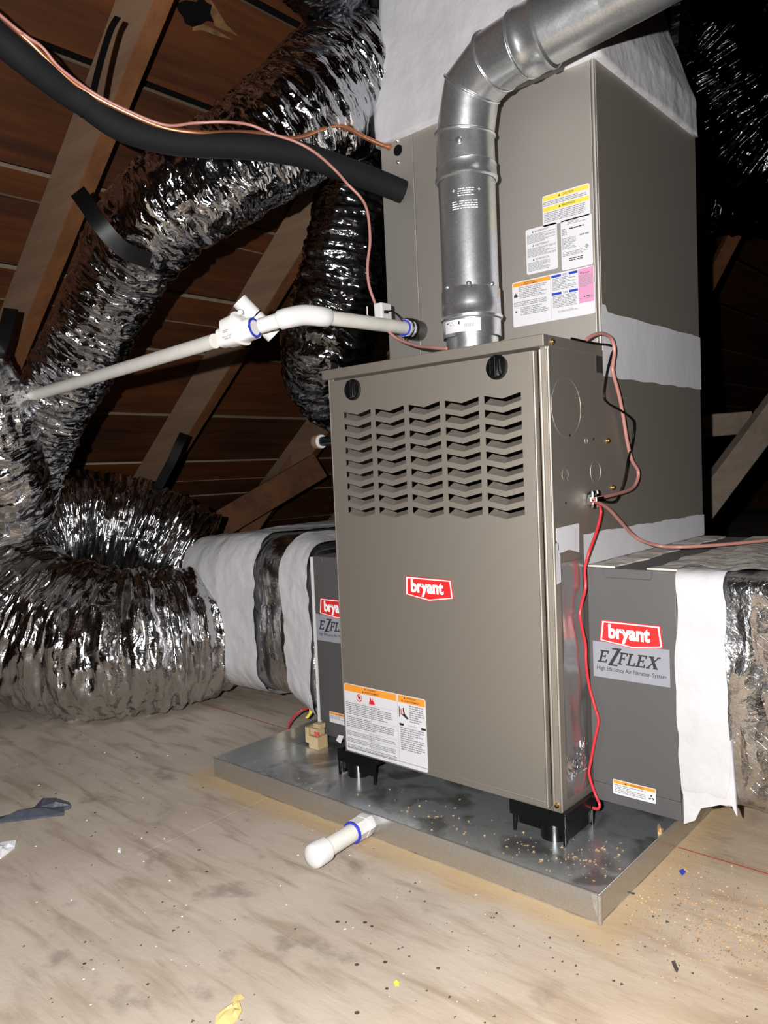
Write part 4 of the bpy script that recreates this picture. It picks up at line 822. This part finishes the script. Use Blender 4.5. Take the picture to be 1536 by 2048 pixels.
mb = MB(); mb.torus(at(177, 211, 1.542), at(170, 205, 1.535)-at(184, 217, 1.545), .0268, .0016, 32, 6); mb.build('cable_tie', M['black'], rl, smooth=180)
ll = thing('liquid_line', 'thin bare copper pipe running above the black insulated pipe into the coil casing', 'refrigerant line', tuple(at(660, 255, 1.75)))
CL = [(800, 301, 1.842), (790, 299, 1.835), (770, 292, 1.825), (735, 277, 1.81), (700, 259, 1.79), (672, 251, 1.77), (640, 260, 1.75), (605, 273, 1.72), (570, 276, 1.70), (520, 267, 1.67), (470, 265, 1.64), (400, 266, 1.605), (330, 256, 1.58), (260, 228, 1.55), (182, 189, 1.52), (120, 143, 1.48), (60, 85, 1.44), (0, 32, 1.415), (-60, -20, 1.395), (-420, -310, 1.31)]
mb = MB(); mb.tube([at(*p) for p in CL], .0052, 14, 0, 8); mb.build('copper_tube', M['copper'], ll, smooth=60)
mb = MB(); a, b = at(796, 300, 1.838), at(768, 291, 1.822); dd_ = (b-a)/np.linalg.norm(b-a); mb.lathe(a, dd_, [(0, .0066), (.008, .0066), (.0085, .0078), (.012, .0078), (.0125, .0066), (.020, .0066), (.0205, .0076), (.024, .0076), (.0245, .0064), (.030, .0055)], 16); mb.build('flare_joint', M['copper'], ll, smooth=40)
TW = [(893, 697, 1.50), (865, 695, 1.54), (835, 692, 1.6), (800, 680, 1.66), (778, 664, 1.68), (763, 640, 1.69), (752, 612, 1.70), (738, 570, 1.70), (735, 530, 1.70), (740, 480, 1.70), (735, 425, 1.70), (722, 396, 1.70), (695, 368, 1.69), (670, 340, 1.69), (630, 305, 1.66), (590, 283, 1.645), (545, 268, 1.63), (500, 250, 1.62), (450, 244, 1.60), (390, 246, 1.59), (330, 250, 1.565), (250, 219, 1.54), (184, 184, 1.515), (120, 136, 1.475), (85, 95, 1.45), (50, 70, 1.43), (-10, 22, 1.405), (-420, -325, 1.31)]
mb = MB(); mb.tube([at(*p) for p in TW], .0031, 10, 0, 8); tag(mb.build('thermostat_cable', M['wire_pink'], None, smooth=60), 'thin pinkish-brown cable looping along the insulated pipe down to the vent base', 'cable')
def wire(name, pts, r_, m_, label): 
    mb = MB(); mb.tube(pts, r_, 10, 0, 8); return tag(mb.build(name, m_, None, smooth=60), label, 'cable')
wire('control_cable', [onX(*p, x) for p, x in (((1172, 680), .004), ((1186, 671), .008), ((1204, 667), .012), ((1222, 676), .014), ((1229, 700), .015), ((1226, 728), .014), ((1226, 745), .014), ((1238, 790), .014), ((1246, 830), .013), ((1254, 880), .012), ((1263, 918), .012), ((1276, 942), .014), ((1274, 962), .016), ((1262, 978), .018), ((1232, 988), .021), ((1198, 996), .022), ((1186, 999), .02))], .0036, M['wire_pink'], 'thick brown cable looping down the right side of the furnace to the clamp')
wire('black_cable', [onX(*p, x) for p, x in (((1143, 677), .003), ((1185, 686), .004), ((1226, 693), .007), ((1222, 712), .008), ((1214, 745), .006), ((1208, 790), .006), ((1216, 806), .008), ((1240, 820), .018), ((1262, 836), .020), ((1268, 848), .014), ((1266, 880), .008), ((1256, 920), .018), ((1250, 955), .018), ((1238, 992), .012), ((1226, 1004), .016), ((1200, 1001), .02), ((1186, 1000), .02))], .0022, M['strap'], 'thin black cable crossing the brown cable on the furnace side')
rw = [onX(*p, .018) for p in ((1186, 1003), (1196, 1008), (1202, 1022), (1198, 1045), (1189, 1075), (1178, 1105))]+[onX(*p, .010) for p in ((1170, 1138), (1171, 1175), (1164, 1205), (1160, 1228), (1163, 1252), (1171, 1290), (1172, 1325))]+[onY(*p, .094) for p in ((1178, 1370), (1190, 1415), (1197, 1442), (1190, 1478), (1182, 1520), (1178, 1545), (1184, 1570), (1192, 1592))]+[onY(*p, .088) for p in ((1199, 1609), (1196, 1617), (1186, 1616))]
wire('red_wire', rw, .0028, M['wire_red'], 'red wire running down from the clamp beside the right filter cabinet')
wire('power_cable', [onX(*p, .02) for p in ((1187, 1001), (1203, 1008), (1220, 1020), (1240, 1042), (1262, 1066))]+[onX(1283, 1081, .03)]+[onZ(*p, .508) for p in ((1320, 1092), (1360, 1094), (1420, 1091), (1480, 1086), (1545, 1080), (1620, 1074))], .0036, M['wire_pink'], 'brown cable from the clamp lying across the top of the right return duct')

# ================================================================== CONDENSATE DRAIN
cdn = thing('condensate_drain', 'white plastic condensate pipe from the coil casing sloping to the far left', 'drain pipe', tuple(at(600, 632, 1.47)))
A0 = onY(838, 662, YC-.002); A1 = at(812, 656, 1.735); A2 = at(640, 633, 1.50); A3 = at(575, 636, 1.465); A4 = at(520, 652, 1.48); A5 = at(430, 682, 1.53); A6 = at(34, 801, 2.14)
mb = MB(); mb.tube([A1+(A2-A1)*.02, A2], .0145, 24); mb.build('pipe', M['pvc'], cdn, smooth=60)
mb = MB(); mb.tube([A3, A4], .0145, 24); mb.build('pipe', M['pvc'], cdn, smooth=60)
mb = MB(); mb.tube([A5, A6], .0145, 24); mb.build('pipe', M['pvc'], cdn, smooth=60)
mb = MB(); mb.tube([A2+(A1-A2)*.06, A2, (A2*.5+A3*.5)+np.array((0, 0, .004)), A3, A3+(A4-A3)*.25], [.0185, .019, .0195, .019, .0185], 28, 0, 8); mb.build('elbow', M['pvc_new'], cdn, smooth=60)
mb = MB(); d_ = (A1-A2)/np.linalg.norm(A1-A2); mb.lathe(A1, d_, [(-.006, .0148), (-.006, .0195), (.016, .0195), (.016, .0155)], 10); mb.build('adapter', M['pvc_new'], cdn, smooth=25)
mb = MB(); mb.lathe(A1, d_, [(-.0085, .015), (-.008, .018), (-.0055, .018)], 24); mb.build('primer_ring', M['blue'], cdn, smooth=40)
mb = MB(); mb.lathe(A1+d_*.014, A0-(A1+d_*.014), [(0, .021), (.004, .0235), (np.linalg.norm(A0-A1)-.012, .0235)], 24); mb.build('rubber_connector', M['black'], cdn, smooth=40)
mb = MB(); mb.torus(A1+d_*.002, d_, .0205, .0018, 32, 6); mb.tube([A1+np.array((.0, -.004, -.018)), A1+np.array((.001, -.006, -.034))], .0016, 6); mb.build('cable_tie', M['black'], cdn, smooth=180)
# trap body
d2_ = (A4-A5)/np.linalg.norm(A4-A5); up = np.array((0, 0, 1.)); up2 = up-d2_*(up@d2_); up2 /= np.linalg.norm(up2); sd = np.cross(d2_, up2)
c0 = A5*.48+A4*.52; mb = MB()
def ob_rings(c, dv_, prof, n=36, pw=3.5):
    th = np.linspace(0, 2*np.pi, n, endpoint=False); R = []
    for t_, a_, b_, oz in prof:
        ca, sa = np.cos(th), np.sin(th); rr_ = (np.abs(ca)**pw+np.abs(sa)**pw)**(-1/pw)
        R.append(c+dv_*t_+up2*oz+(rr_*ca)[:, None]*sd*a_+(rr_*sa)[:, None]*up2*b_)
    return R
mb.rings(ob_rings(c0, d2_, [(-.040, .018, .018, 0), (-.024, .019, .019, .0), (-.0235, .024, .027, .006), (.006, .026, .029, .007), (.0065, .028, .032, .007), (.010, .028, .032, .007), (.0105, .025, .027, .006), (.022, .021, .021, .001), (.0225, .020, .020, 0), (.040, .0195, .0195, 0)]))
tr = mb.build('trap_body', M['pvc_clear'], cdn, smooth=35)
vw = CAM-c0; vw -= d2_*(vw@d2_); vw -= up2*(vw@up2); vw /= np.linalg.norm(vw)
P = Print(lambda u, v, w_: c0+d2_*u+up2*v+vw*(.0262+w_)); P.t = 0
P.lines(-.016, -.004, .006, -.002, .0032, M['ink_grey'], 81); P.text('ALL-ACCESS', -.0185, .0035, -.0085, -.0055, M['ink_grey'], .0); P.text('MODEL AA1', -.0145, .0005, -.0125, -.0098, M['ink_grey'], 0.)
P.build('moulded_print', cdn)
mb = MB(); mb.lathe(c0+d2_*.0385, d2_, [(0, .0147), (0, .0198), (.0025, .0198), (.0027, .0147)], 28, caps=False); mb.build('primer_ring', M['blue'], cdn, smooth=40)
b0, b1 = at(478, 601, 1.52), at(548, 672, 1.545); bd = (b1-b0)/np.linalg.norm(b1-b0); mb = MB(); mb.tube([b0, b1], .0165, 28); mb.build('brush_tube', M['pvc_new'], cdn, smooth=40)
mb = MB(); mb.torus(b0+bd*.042, bd, .0168, .0016, 32, 6); mb.build('cable_tie', M['black'], cdn, smooth=180)
mb = MB(); mb.sphere(at(481, 624, 1.50), .006, 10); mb.build('vent_plug', M['pvc_new'], cdn, smooth=180)
# float switch box
fs = thing('float_switch', 'small white float switch box mounted on the drain pipe beside the coil casing', 'float switch', tuple(at(765, 630, 1.70)))
c1 = at(766, 634, 1.70); e1 = (A1-A2)/np.linalg.norm(A1-A2); up3 = up-e1*(up@e1); up3 /= np.linalg.norm(up3)
mb = MB(); q0, q1 = c1-e1*.018, c1+e1*.020; mb.obox(q0+up3*.006, q1+up3*.006, .022, .046, up3); mb.build('switch_box', M['pvc_new'], fs, bevel=.0035)
mb = MB(); mb.obox(q0-e1*.022-up3*.012, q1+e1*.008-up3*.012, .018, .012, up3); mb.build('saddle', M['pvc_new'], fs, bevel=.003)
k1 = at(772, 624, 1.685); mb = MB(); mb.obox(k1-e1*.004, k1+e1*.005, .006, .007, up3); mb.build('plug', M['black'], fs, bevel=.001)
mb = MB(); mb.tube([k1, at(784, 622, 1.69), at(795, 630, 1.70), at(803, 640, 1.705), at(806, 650, 1.71)], .0014, 8, 0, 8); mb.build('plug_lead', M['strap'], fs, smooth=60)
mb = MB(); mb.tube([at(734, 613, 1.70), at(734.5, 622, 1.70), at(735, 630, 1.70), at(740, 634, 1.69), at(750, 635, 1.69)], .0015, 8, 0, 4); mb.build('white_lead', M['pvc_new'], fs, smooth=60)

# ================================================================== SCRAPS ON THE FLOOR
def scrap(name, px, m_, label, cat, h=.006, seed=1, crumple=.5):
    g = random.Random(seed); q = [onZ(*p, 0.) for p in px]; c = np.mean(q, axis=0); mb = MB(); n = len(q)
    top = [np.array((p[0], p[1], .0012+h*crumple*g.random())) for p in q]; mid = [c+(p-c)*.5+np.array((0, 0, .0015+h*g.random())) for p in top]
    mb.add(top+mid+[c+np.array((0, 0, h*.7))]+[np.array((p[0], p[1], .0004)) for p in q], [(i, (i+1) % n, n+(i+1) % n, n+i) for i in range(n)]+[(n+i, n+(i+1) % n, 2*n) for i in range(n)]+[(i, (i+1) % n, 2*n+1+(i+1) % n, 2*n+1+i) for i in range(n)]+[tuple(range(2*n+1, 3*n+1))])
    return tag(mb.build(name, m_, None), label, cat)
scrap('paper_scrap', [(-25, 1700), (5, 1690), (33, 1686), (30, 1696), (18, 1706), (2, 1718), (-20, 1722)], M['paper'], 'white paper scrap on the floor at the left edge', 'paper scrap', .012)
scrap('plastic_scrap', [(-10, 1638), (30, 1630), (70, 1617), (92, 1600), (112, 1597), (138, 1608), (142, 1618), (128, 1622), (128, 1632), (100, 1634), (60, 1640), (-10, 1648)], M['rag'], 'crumpled dark plastic scrap on the floor at left', 'plastic scrap', .016, 4)
scrap('yellow_scrap', [(430, 2052), (432, 2036), (445, 2022), (462, 2012), (470, 1994), (482, 1992), (488, 1996), (480, 2002), (480, 2010), (484, 2024), (476, 2040), (462, 2052)], M['yscrap'], 'yellowed leaf-shaped scrap on the floor at the bottom', 'scrap', .004, 5)
scrap('white_chip', [(236, 1697), (243, 1698), (242, 1706), (235, 1705)], M['paper'], 'tiny square white chip on the open floor at left', 'scrap', .002, 6)
scrap('purple_chip', [(1358, 1742), (1366, 1739), (1372, 1745), (1364, 1752)], M['inkblue'], 'small purple chip on the floor right of the drain pan', 'scrap', .001, 7)
scrap('yellow_washer', [(787, 1965), (793, 1961), (800, 1966), (798, 1972), (790, 1973)], M['yellow'], 'small round yellow bit on the floor below the drain outlet', 'scrap', .001, 8)
scrap('bark_chip', [(1343, 1925), (1349, 1923), (1357, 1940), (1354, 1946), (1350, 1942)], M['grit'], 'long dark wood splinter on the floor right of the pan corner', 'scrap', .003, 9)
scrap('wood_chip', [(1314, 1662), (1319, 1656), (1327, 1663), (1324, 1671), (1316, 1670)], M['chips'], 'tan wood chip inside the drain pan by its right wall', 'scrap', .014, 10)
def bits(name, m_, pts, label, cat, smin, smax, z0=0., seed=1):
    g = random.Random(seed); mb = MB()
    for x, y in pts:
        s_ = g.uniform(smin, smax); a = g.uniform(0, 6.28); e_ = g.uniform(.4, 1.); v = [(x+s_*math.cos(a+k*2.1)*(e_ if k else 1), y+s_*math.sin(a+k*2.1), z0+.0003) for k in range(3)]+[(x+s_*.1, y, z0+s_*g.uniform(.4, .9))]
        mb.add(v, [(0, 2, 1), (0, 1, 3), (1, 2, 3), (2, 0, 3)])
    return tag(mb.build(name, m_, None), label, cat, kind='stuff')
g = random.Random(11)
def cloud(cx, cy, sx, sy, n): return [(g.gauss(cx, sx), g.gauss(cy, sy)) for _ in range(n)]
ok_out = lambda p: not (PX0-.01 < p[0] < PX1+.01 and PY0-.01 < p[1] < PY1)
ok_in = lambda p: PX0+.01 < p[0] < PX1-.01 and PY0+.01 < p[1] < PY1-.01
a = onZ(1440, 1850, 0); b = onZ(1320, 1760, 0); c = onZ(1500, 1880, 0)
bits('sawdust', M['chips'], [p for p in cloud(a[0], a[1], .085, .06, 900)+cloud(b[0], b[1], .08, .06, 250)+cloud(c[0], c[1], .07, .07, 500)+cloud(-.2, -.28, .35, .05, 50) if ok_out(p)], 'scattered wood shavings and sawdust on the floor right of the drain pan', 'sawdust', .0008, .003, 0., 3)
bits('dark_grit', M['grit'], [p for p in cloud(.2, -.25, .22, .18, 150)+cloud(-.25, -.72, .35, .1, 90)+cloud(-.6, -.3, .5, .2, 80) if ok_out(p)], 'small dark crumbs of dirt strewn over the floor', 'grit', .001, .0036, 0., 4)
bits('white_crumbs', M['paper'], [p for p in cloud(-.4, -.45, .45, .25, 70) if ok_out(p)], 'tiny white crumbs strewn over the floor', 'crumbs', .001, .003, 0., 9)
a1_ = onZ(1200, 1720, 0); a2_ = onZ(940, 1660, 0); a3_ = onZ(1100, 1720, 0)
bits('pan_debris', M['chips'], [p for p in cloud(a1_[0], a1_[1], .04, .03, 70)+cloud(a2_[0], a2_[1], .1, .04, 45)+cloud(a3_[0], a3_[1], .06, .03, 40)+cloud(-.3, -.1, .3, .05, 60) if ok_in(p)], 'wood crumbs and sawdust lying in the drain pan', 'sawdust', .001, .0042, .002, 5)
